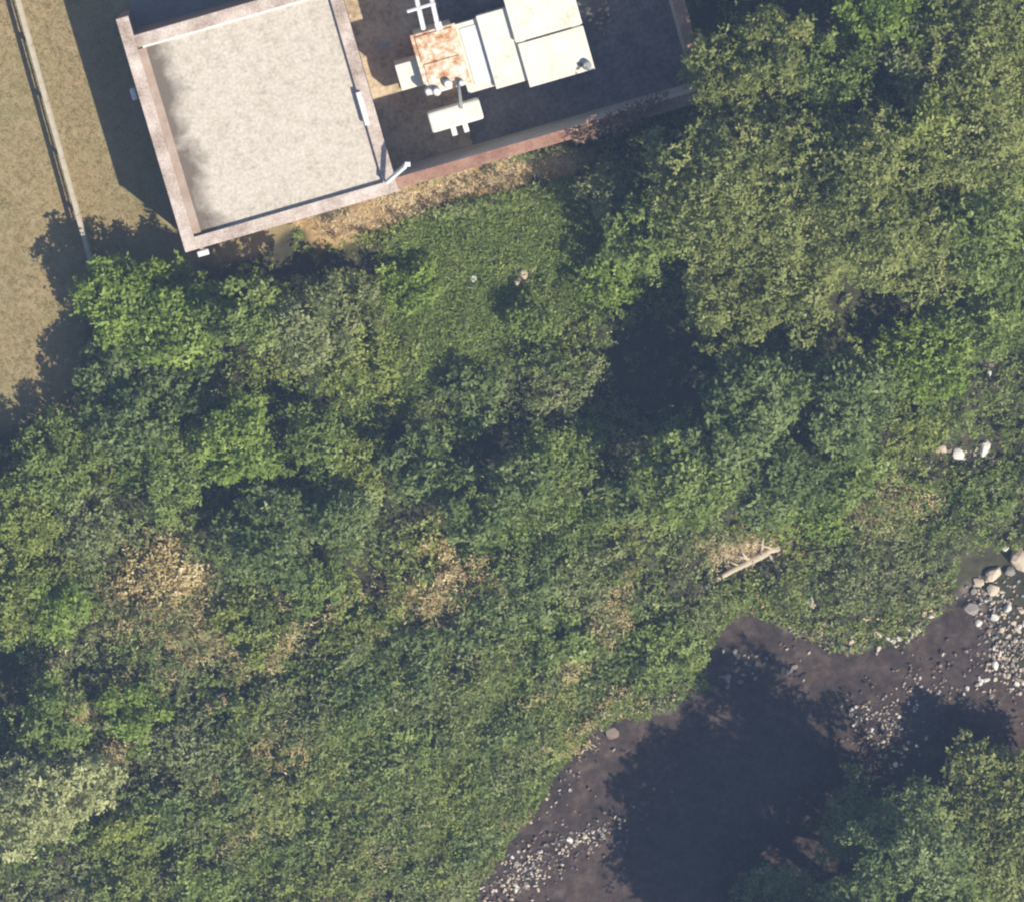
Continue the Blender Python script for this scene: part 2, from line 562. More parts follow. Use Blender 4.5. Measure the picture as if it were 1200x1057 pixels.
# narrow lead flashing along the inside of the west parapet
for a in ((T + ov, T + 0.30, T + 0.1, BL - T - 0.1),):
    part_box("flashing_and_lit_edge", BROWNFELT, rf, a[0] - T, a[1] - T, a[2] - T, a[3] - T, WH - 0.17, WH - 0.12, 0.01)
for a in ((T + 0.2, BL - T - ov, BL - T - 0.10, BL - T - ov),):
    part_box("flashing_and_lit_edge", WHITE, rf, a[0] - T, a[1] - T, a[2] - T, a[3] - T, WH - 0.17, WH - 0.11, 0.01)  # white strip paints in the sunlit inner face of the top parapet

RENDERED = mottled("grey_render", [(0.36, srgb(168, 166, 160)), (0.6, srgb(214, 212, 206))], 1.2, 0.9, 0.2, 0.01, fine=12)
yw = empty("yard_wall", (ORI.x, ORI.y, 0), UA)
tag(yw, "wall with terracotta coping round the transformer yard", "wall")
for a in ((BL, YR - 0.06, 0.08, 0.40), (YR - T, YR - 0.06, 0.40, NV), (BL, YR - T, NV - T, NV)):
    part_box("wall", RENDERED, yw, *a, -0.3, WH - 0.12)
for a, mt in (((BL + ov, YR - 0.44, 0.04, 0.44), RUSTCOP), ((YR - 0.44, YR - 0.02, 0.04, NV), RUSTCOP), ((BL + ov, YR - 0.44, NV - T - ov, NV + ov), RUSTCOP)):
    part_box("coping", mt, yw, *a, WH - 0.12, WH - 0.01, 0.015)

YARDSHADE = mottled("yard_gravel_painted_shade", [(0.36, srgb(92, 88, 90)), (0.5, srgb(124, 120, 122)), (0.64, srgb(152, 148, 148))], 1.1, 0.95, 0.8, 0.04, fine=7)  # floor gravel darkened and cooled to paint in the yard's shade
yf = part_box("yard_floor", YARDSHADE, None, BL, YR - T, 0.40, NV - T, -0.2, 0.03)
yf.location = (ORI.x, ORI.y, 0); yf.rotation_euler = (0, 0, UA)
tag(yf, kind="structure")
ys = part_box("sunlit_gravel_strip", YARD, None, BL + 0.01, BL + 2.9, 0.41, NV - T - 0.01, 0.0, 0.045)  # floor's own tan kept where sunlight falls beside the building
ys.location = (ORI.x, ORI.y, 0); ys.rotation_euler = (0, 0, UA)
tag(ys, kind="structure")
ap = part_box("concrete_apron", APRON, None, T, BL - T, BL, NV + 3, -0.2, 0.03)
ap.location = (ORI.x, ORI.y, 0); ap.rotation_euler = (0, 0, UA)
tag(ap, kind="structure")


def UVL(px, py, z):
    """Compound-frame metres of the point seen at pixel (px,py) at height z."""
    p = P(px, py, z)
    q = Matrix.Rotation(-UA, 4, 'Z') @ Vector((p.x - ORI.x, p.y - ORI.y, 0))
    return q.x, q.y


def px_box(name, mat, parent, pts, z0, z1, bevel=0.02):
    """Box in the compound frame whose top face is seen between two opposite photo corners (low-left, top-right)."""
    (ax, ay), (bx, by) = pts
    x0, y0 = UVL(ax, ay, z1); x1, y1 = UVL(bx, by, z1)
    return part_box(name, mat, parent, min(x0, x1), max(x0, x1), min(y0, y1), max(y0, y1), z0, z1, bevel)


# wall lamps, trunking, arm
def bulkhead(px, py, z, label, long_v):
    e = empty("wall_lamp", (ORI.x, ORI.y, 0), UA)
    x, y = UVL(px, py, z)
    tag(e, label, "lamp", "bulkhead lamps on the building walls")
    w, h = (0.09, 0.20) if long_v else (0.2, 0.10)
    part_box("housing", LAMP, e, x - w, x + w, y - h, y + h, z - 0.22, z, 0.04)
    if long_v: part_box("bracket", GREYSTEEL, e, x + w, 0.0, y - 0.06, y + 0.06, z - 0.16, z - 0.06)
    else: part_box("bracket", GREYSTEEL, e, x - 0.06, x + 0.06, y + h, 0.0, z - 0.16, z - 0.06)
    bm = bmesh.new()
    bmesh.ops.create_uvsphere(bm, u_segments=10, v_segments=6, radius=0.075, matrix=Matrix.Translation((x, y, z - 0.23)))
    link("lens", bm_mesh("lens", bm, True), DARKMETAL, e)


bulkhead(156.5, 111, 2.7, "small white bulkhead lamp on the left wall of the building", True)
bulkhead(238, 297, 3.0, "small white bulkhead lamp at the building's lower left corner", False)

tr = empty("cable_trunking", (ORI.x, ORI.y, 0), UA)
tag(tr, "narrow white cable trunking along the building's right coping beside the yard", "trunking")
x0, y0 = UVL(431, 147, WH + 0.12); x1, y1 = UVL(421, 108, WH + 0.12)
part_box("cover", WHITE, tr, x0 - 0.09, x0 + 0.09, y0, y1, WH + 0.03, WH + 0.12, 0.015)
for k in (0.15, 0.85):
    part_box("clip", GREYSTEEL, tr, x0 - 0.13, x0 + 0.13, y0 + (y1 - y0) * k - 0.03, y0 + (y1 - y0) * k + 0.03, WH, WH + 0.03)

arm = empty("lamp_arm", (0, 0, 0))
tag(arm, "slanting white steel lamp arm at the corner where building meets yard wall", "lamp arm")
a0, a1 = P(453, 214, WH + 0.2), P(475, 195, WH + 1.0)
bm = bmesh.new(); add_tube(bm, [a0, a1], 0.085, 4)
link("arm", bm_mesh("arm", bm), WHITE, arm)
bm = bmesh.new(); add_tube(bm, [Vector((a0.x, a0.y, WH - 0.02)), a0 + Vector((0, 0, 0.06))], 0.05, 8)
link("post", bm_mesh("post", bm), GREYSTEEL, arm)
bm = bmesh.new(); add_box(bm, a1.x - 0.02, a1.x + 0.17, a1.y - 0.02, a1.y + 0.14, a1.z - 0.1, a1.z + 0.03, 0.02)
link("lamp_head", bm_mesh("lamp_head", bm), WHITE, arm)


def fins(parent, x0, x1, y0, y1, z0, z1, n, along_x):
    for k in range(n):
        t = (k + 0.5) / n
        if along_x: part_box("fin", CREAM, parent, x0 + (x1 - x0) * t - 0.02, x0 + (x1 - x0) * t + 0.02, y0, y1, z0, z1)
        else: part_box("fin", CREAM, parent, x0, x1, y0 + (y1 - y0) * t - 0.02, y0 + (y1 - y0) * t + 0.02, z0, z1)


# transformer: tank, lid, conservator, cable box, pipes
tf = empty("power_transformer", (ORI.x, ORI.y, 0), UA)
tag(tf, "rust stained power transformer with cream oil tank standing in the yard", "transformer")
tank_x0, tank_y0 = UVL(503, 112, 2.75); tank_x1, tank_y1 = UVL(530, 28, 2.75)
part_box("tank", CREAM, tf, tank_x0 + 0.05, tank_x1 - 0.05, tank_y0 + 0.05, tank_y1 - 0.05, 0.03, 2.66, 0.03)
lid = part_box("tank_lid", RUST, tf, tank_x0 - 0.08, tank_x1 + 0.08, tank_y0, tank_y1, 2.66, 2.75, 0.015)
tag(lid, "rusty orange lid of the transformer tank")
ux = (tank_x0 + tank_x1) / 2
part_box("cover_plate", RUST, lid, tank_x0 + 0.06, tank_x1 - 0.06, (tank_y0 + tank_y1) / 2 + 0.08, tank_y1 - 0.1, 2.75, 2.80, 0.015)
part_box("cover_plate", RUST, lid, tank_x0 + 0.1, tank_x1 - 0.05, tank_y0 + 0.25, (tank_y0 + tank_y1) / 2 - 0.02, 2.75, 2.79, 0.015)


def cyl(name, mat, parent, x, y, z0, z1, r, seg=12):
    bm = bmesh.new()
    add_tube(bm, [(x, y, z0), (x, y, z0 + (z1 - z0) * 0.8), (x, y, z1)], [r, r, r * 0.7], seg)
    return link(name, bm_mesh(name, bm, False), mat, parent)


for pxy, r in (((525, 99), 0.16), ((512, 108), 0.15), ((502, 108), 0.13), ((541, 98), 0.11)):
    x, y = UVL(*pxy, 3.0)
    cyl("bushing", WHITE, tf, x, y, 2.5, 3.02, r)
x, y = UVL(514, 31, 2.95)
part_box("junction_box", WHITE, tf, x - 0.12, x + 0.12, y - 0.14, y + 0.14, 2.5, 2.98, 0.02)
px_box("cable_box", CREAM, tf, ((471, 107), (494, 68)), 0.6, 2.3, 0.03)
cons = px_box("conservator", CREAM, tf, ((507, 157), (561, 116)), 2.3, 3.0, 0.10)
for q in ((532, 154), (546, 150)):
    x, y = UVL(*q, 2.6)
    part_box("foot", WHITE, cons, x - 0.09, x + 0.09, y - 0.16, y + 0.14, 2.45, 2.6, 0.01)
for q in ((520, 136), (548, 128)):
    x, y = UVL(*q, 2.3)
    part_box("stand", GREYSTEEL, tf, x - 0.06, x + 0.06, y - 0.06, y + 0.06, 0.03, 2.4)
x, y = UVL(537, 100, 2.9); x2, y2 = UVL(541, 128, 3.05)
bm = bmesh.new(); add_tube(bm, [(x, y, 2.7), (x, y, 2.95), (x2, y2, 3.05), (x2, y2, 2.95)], 0.055, 8)
link("oil_pipe", bm_mesh("oil_pipe", bm, True), GREYSTEEL, tf)
for p0, p1 in (((497, 36), (481, -30)), ((513, 30), (499, -30))):
    xa, ya = UVL(*p0, 2.9); xb, yb = UVL(*p1, 2.9)
    bm = bmesh.new(); add_tube(bm, [(xa, ya, 2.6), (xa, ya + 0.04, 2.9), (xb, yb, 2.9), (xb, yb, 0.0)], 0.085, 8)
    link("pipe", bm_mesh("pipe", bm, True), WHITE, tf)
xa, ya = UVL(477, 14, 2.93); xb, yb = UVL(510, 4, 2.93)
bm = bmesh.new(); add_tube(bm, [(xa, ya, 2.93), (xb, yb, 2.93)], 0.06, 6)
link("cross_bar", bm_mesh("cross_bar", bm), WHITE, tf)
xa, ya = UVL(502, -12, 2.93); xb, yb = UVL(476, -8, 2.93)
bm = bmesh.new(); add_tube(bm, [(xa, ya, 2.93), (xb, yb, 2.93)], 0.06, 6)
link("cross_bar", bm_mesh("cross_bar", bm), WHITE, tf)
# two radiator banks
for corner, z, lab in ((((553, 109), (562, 21)), 2.55, True), (((585, 104), (594, 9)), 2.8, False)):
    xa, ya = UVL(*corner[0], z); xb, yb = UVL(*corner[1], z)
    xm = (xa + xb) / 2
    wx = 0.60 if lab else 0.60
    rb = part_box("radiator_bank", CREAM, tf, xm - wx, xm + wx, ya, yb, z - 0.12, z, 0.02)
    if lab:
        part_box("top_panel", WHITE, rb, xm - 0.30, xm + 0.42, ya + 0.22, yb - 0.18, z, z + 0.035, 0.012)
    fins(rb, xm - wx + 0.05, xm + wx - 0.05, ya + 0.05, yb - 0.05, 0.3, z - 0.12, 9, False)

# switchgear cabinet with two lids
cb = empty("switchgear_cabinet", (ORI.x, ORI.y, 0), UA)
tag(cb, "large cream metal cabinet with two flat lids at right of the transformer", "cabinet")
CZ = 3.0
xa, ya = UVL(621, 103, CZ); xb, yb = UVL(697, 80, CZ)
y2 = ya + 3.5
part_box("body", CREAM, cb, xa + 0.06, xb - 0.06, ya + 0.06, y2 - 0.06, 0.03, CZ - 0.08, 0.02)
ysp = UVL(645, 40, CZ)[1]
part_box("lid", CREAM, cb, xa, xb, ya, ysp - 0.035, CZ - 0.08, CZ, 0.02)
part_box("lid", CREAM, cb, xa - 0.05, xb, ysp + 0.035, y2, CZ - 0.08, CZ + 0.05, 0.02)
x, y = UVL(687, 76, CZ + 0.2)
vt = cyl("vent", GREYSTEEL, cb, x + 0.02, y - 0.05, CZ, CZ + 0.22, 0.16)
cyl("vent_pipe", DARKMETAL, cb, x - 0.2, y + 0.02, CZ, CZ + 0.10, 0.07)
part_box("hinge", DARKMETAL, cb, xa + 0.3, xb - 0.4, ysp - 0.02, ysp + 0.02, CZ - 0.06, CZ + 0.01)

# small box in the shaded yard
bx = empty("floor_box", (ORI.x, ORI.y, 0), UA)
tag(bx, "small pale box on the yard floor in the transformer's shadow", "box")
x, y = UVL(447, 56, 0.3)
part_box("body", WHITE, bx, x - 0.22, x + 0.22, y - 0.07, y + 0.07, 0.03, 0.26, 0.02)
part_box("cap", GREYSTEEL, bx, x - 0.24, x + 0.24, y - 0.09, y + 0.09, 0.26, 0.30, 0.01)

# ------------------------------------------------------------------ fence on the lawn
fe = empty("timber_fence", (0, 0, 0))
tag(fe, "low pale timber fence running down the dry lawn at left", "fence")
FZ = 0.72
f0, f1 = P(-2, -80, FZ), P(109, 318, FZ)
nb = 6
fd = (f1 - f0); fl = fd.length; fdir = fd.normalized(); fn = Vector((-fdir.y, fdir.x, 0))
frz = math.atan2(fdir.y, fdir.x)
pm = bmesh.new(); add_box(pm, -0.05, 0.05, -0.05, 0.05, -0.4, FZ - 0.04); pm = bm_mesh("post", pm)
bl_ = fl / nb
cm = bmesh.new(); add_box(cm, 0.004, bl_ - 0.004, -0.075, 0.075, -0.04, 0.0, 0.006); cm = bm_mesh("cap_rail", cm)
bd = bmesh.new(); add_box(bd, 0.02, bl_ - 0.02, -0.012, 0.012, -0.045, 0.045, 0.0); bd = bm_mesh("board", bd)
for k in range(nb + 1):
    p = f0 + fdir * bl_ * k
    o = link("post", pm, TIMBER, fe); o.location = (p.x, p.y, 0); o.rotation_euler = (0, 0, frz)
    if k < nb:
        o = link("cap_rail", cm, TIMBER, fe); o.location = (p.x, p.y, FZ + random.uniform(-.008, .008)); o.rotation_euler = (0, 0, frz + random.uniform(-.004, .004))
        for q in range(3):
            o = link("board", bd, TIMBER, fe)
            o.location = (p.x + fn.x * 0.064, p.y + fn.y * 0.064, 0.13 + q * 0.20); o.rotation_euler = (0, 0, frz)


# ------------------------------------------------------------------ foliage
def unit(v):
    return v / (np.linalg.norm(v, axis=-1, keepdims=True) + 1e-9)


def sprays(rng, C, N, size, tint, k=7, aspect=0.5, lift=(-0.15, 0.5), droop=0.15, jitter=0.13):
    """Rosettes of k pointed leaves: centres C, axes N, leaf length size, tint per rosette."""
    n = len(C)
    ref = np.where(np.abs(N[:, 2:3]) > 0.9, np.array([[1.0, 0, 0]]), np.array([[0, 0, 1.0]]))
    Tn = unit(np.cross(N, ref)); Bn = np.cross(N, Tn)
    ph = rng.random((n, 1)) * 6.283 + np.arange(k)[None, :] * 6.283 / k + rng.normal(0, 0.35, (n, k))
    lf = rng.uniform(lift[0], lift[1], (n, k))
    d = np.cos(ph)[..., None] * Tn[:, None] + np.sin(ph)[..., None] * Bn[:, None] + lf[..., None] * N[:, None]
    d = unit(d)
    side = unit(np.cross(N[:, None] + rng.normal(0, 0.25, (n, k, 3)), d))
    L = (size[:, None] * rng.uniform(0.65, 1.25, (n, k)))[..., None]
    c = C[:, None] + rng.normal(0, 0.25, (n, k, 3)) * size[:, None, None]
    nn = N[:, None]
    base = c + d * L * 0.05
    mid = c + d * L * 0.5 + nn * L * 0.06
    tip = c + d * L - nn * L * droop
    w = L * aspect * 0.5
    V = np.stack([base, mid + side * w, tip, mid - side * w], 2).reshape(-1, 3)
    m = n * k
    Q = np.arange(m * 4).reshape(m, 4)
    tt = np.clip(tint[:, None] + rng.normal(0, jitter, (n, k)), 0, 1)
    return V, Q, np.repeat(tt.ravel(), 4)


def lobed(rng, cx, cy, zb, ztop, rx, ry, dens, leaf, tilt=0.45, shape=0.5):
    """Rosette centres over a crown made of many overlapping lobes; returns C, N, tint and lobe centres."""
    Rm = (rx + ry) / 2
    area = math.pi * rx * ry
    nl = int(max(9, min(100, 7 + area * 2.6)))
    ang0 = rng.random(5) * 6.283; am = rng.uniform(0.04, 0.12, 5)
    H = ztop - zb
    Ls = []
    for i in range(nl):
        r = math.sqrt((i + rng.random()) / nl) * 0.86
        a = rng.random() * 6.283
        k = 1 + sum(am[j] * math.sin((j + 2) * a + ang0[j]) for j in range(5))
        lr = min(0.95, max(0.28, Rm * rng.uniform(0.20, 0.36))) * (1.08 - 0.3 * r)
        hz = zb + H * (1 - shape + shape * math.sqrt(max(0, 1 - r * r))) - lr * rng.uniform(0.7, 1.3)
        hz -= (rng.random() ** 2 * 0.18 if i % 4 else rng.uniform(0.15, 0.5)) * H
        Ls.append((cx + rx * r * k * math.cos(a), cy + ry * r * k * math.sin(a), hz, lr, rng.normal(0, 0.10)))
    Ls = np.array(Ls)
    n = int(area * dens)
    pk = rng.choice(nl, n, p=(Ls[:, 3] ** 2) / (Ls[:, 3] ** 2).sum())
    d = unit(rng.normal(0, 1, (n, 3)))
    d[:, 2] = np.where(d[:, 2] < -0.25, -d[:, 2], d[:, 2])
    rad = Ls[pk, 3] * rng.uniform(0.72, 1.12, n)
    C = Ls[pk, :3] + d * rad[:, None] * np.array([1.08, 1.08, 0.85])
    stray = rng.random(n) < 0.06
    C[stray] += rng.normal(0, 0.22, (stray.sum(), 3))
    N = unit(d * 0.55 + np.array([0, 0, 0.6]) + rng.normal(0, tilt, (n, 3)))
    tint = 0.48 + Ls[pk, 4] + rng.normal(0, 0.10, n) + (vnoise(C[:, 0] * 0.7, C[:, 1] * 0.7, 21) - 0.5) * 0.25
    return C, N, tint, Ls


def stems(rng, base, Ls, r0, n):
    bm = bmesh.new()
    top = Vector((float(Ls[:, 0].mean()), float(Ls[:, 1].mean()), float(Ls[:, 2].max())))
    b = Vector(base)
    split = b.lerp(top, 0.42) + Vector((rng.normal(0, .1), rng.normal(0, .1), 0))
    add_tube(bm, [b - Vector((0, 0, 0.25)), b + Vector((0, 0, 0.15)), b.lerp(split, 0.5), split, split.lerp(top, 0.5), top],
             [r0 * 1.5, r0 * 1.15, r0, r0 * 0.85, r0 * 0.5, r0 * 0.15], 7)
    for i in rng.choice(len(Ls), min(n, len(Ls)), replace=False):
        e = Vector(Ls[i, :3].tolist())
        s = b.lerp(split, 0.55 + 0.45 * rng.random())
        m = s.lerp(e, 0.5) + Vector((rng.normal(0, .12), rng.normal(0, .12), -0.12))
        add_tube(bm, [s, m, e], [r0 * 0.5, r0 * 0.3, r0 * 0.08], 5)
    return bm_mesh("trunk", bm, True)


PLANT_N = [0]


def plant(kind, label, group, px, py, r, h, palette, leaf=0.17, dens=70, ry=None, k=7, aspect=0.5, tilt=0.45, shape=0.5, low=None):
    """A tree or shrub whose crown is seen centred on photo pixel (px,py) with radius r px; h is its height above the ground."""
    PLANT_N[0] += 1
    rng = np.random.default_rng(1000 + PLANT_N[0])
    g = P(px, py, 0)
    z0 = gz(g.x, g.y)
    for _ in range(3):
        g = P(px, py, z0 + h * 0.7); z0 = gz(g.x, g.y)
    rx_, ry_ = r * SC, (ry or r) * SC
    tree = kind == "tree"
    zb = z0 + (h * 0.12 if tree else 0.05 * h) if low is None else z0 + low
    C, N, tint, Ls = lobed(rng, g.x, g.y, zb, z0 + h, rx_, ry_, dens, leaf, tilt, shape)
    keep = C[:, 2] > ground_z(C[:, 0], C[:, 1]) + 0.05
    C, N, tint = C[keep], N[keep], tint[keep]
    size = leaf * rng.uniform(0.75, 1.3, len(C))
    V, Q, tt = sprays(rng, C, N, size, tint, k, aspect)
    e = empty({"tree": "leafy_tree", "shrub": "shrub", "dead": "dead_shrub"}[kind], (g.x, g.y, z0))
    tag(e, label, "tree" if tree else "shrub", group)
    off = np.array([g.x, g.y, z0])
    crown = link("crown" if tree else "foliage", raw_mesh("crown", V - off, Q, tt), LEAF[palette], e)
    Lr = Ls.copy(); Lr[:, :3] -= off
    link("trunk" if tree else "stem", stems(rng, (0, 0, 0), Lr, (0.045 * h * 0.55 + 0.03) if tree else 0.03 + 0.012 * h, 10 if tree else 6), BARK, e)
    return e


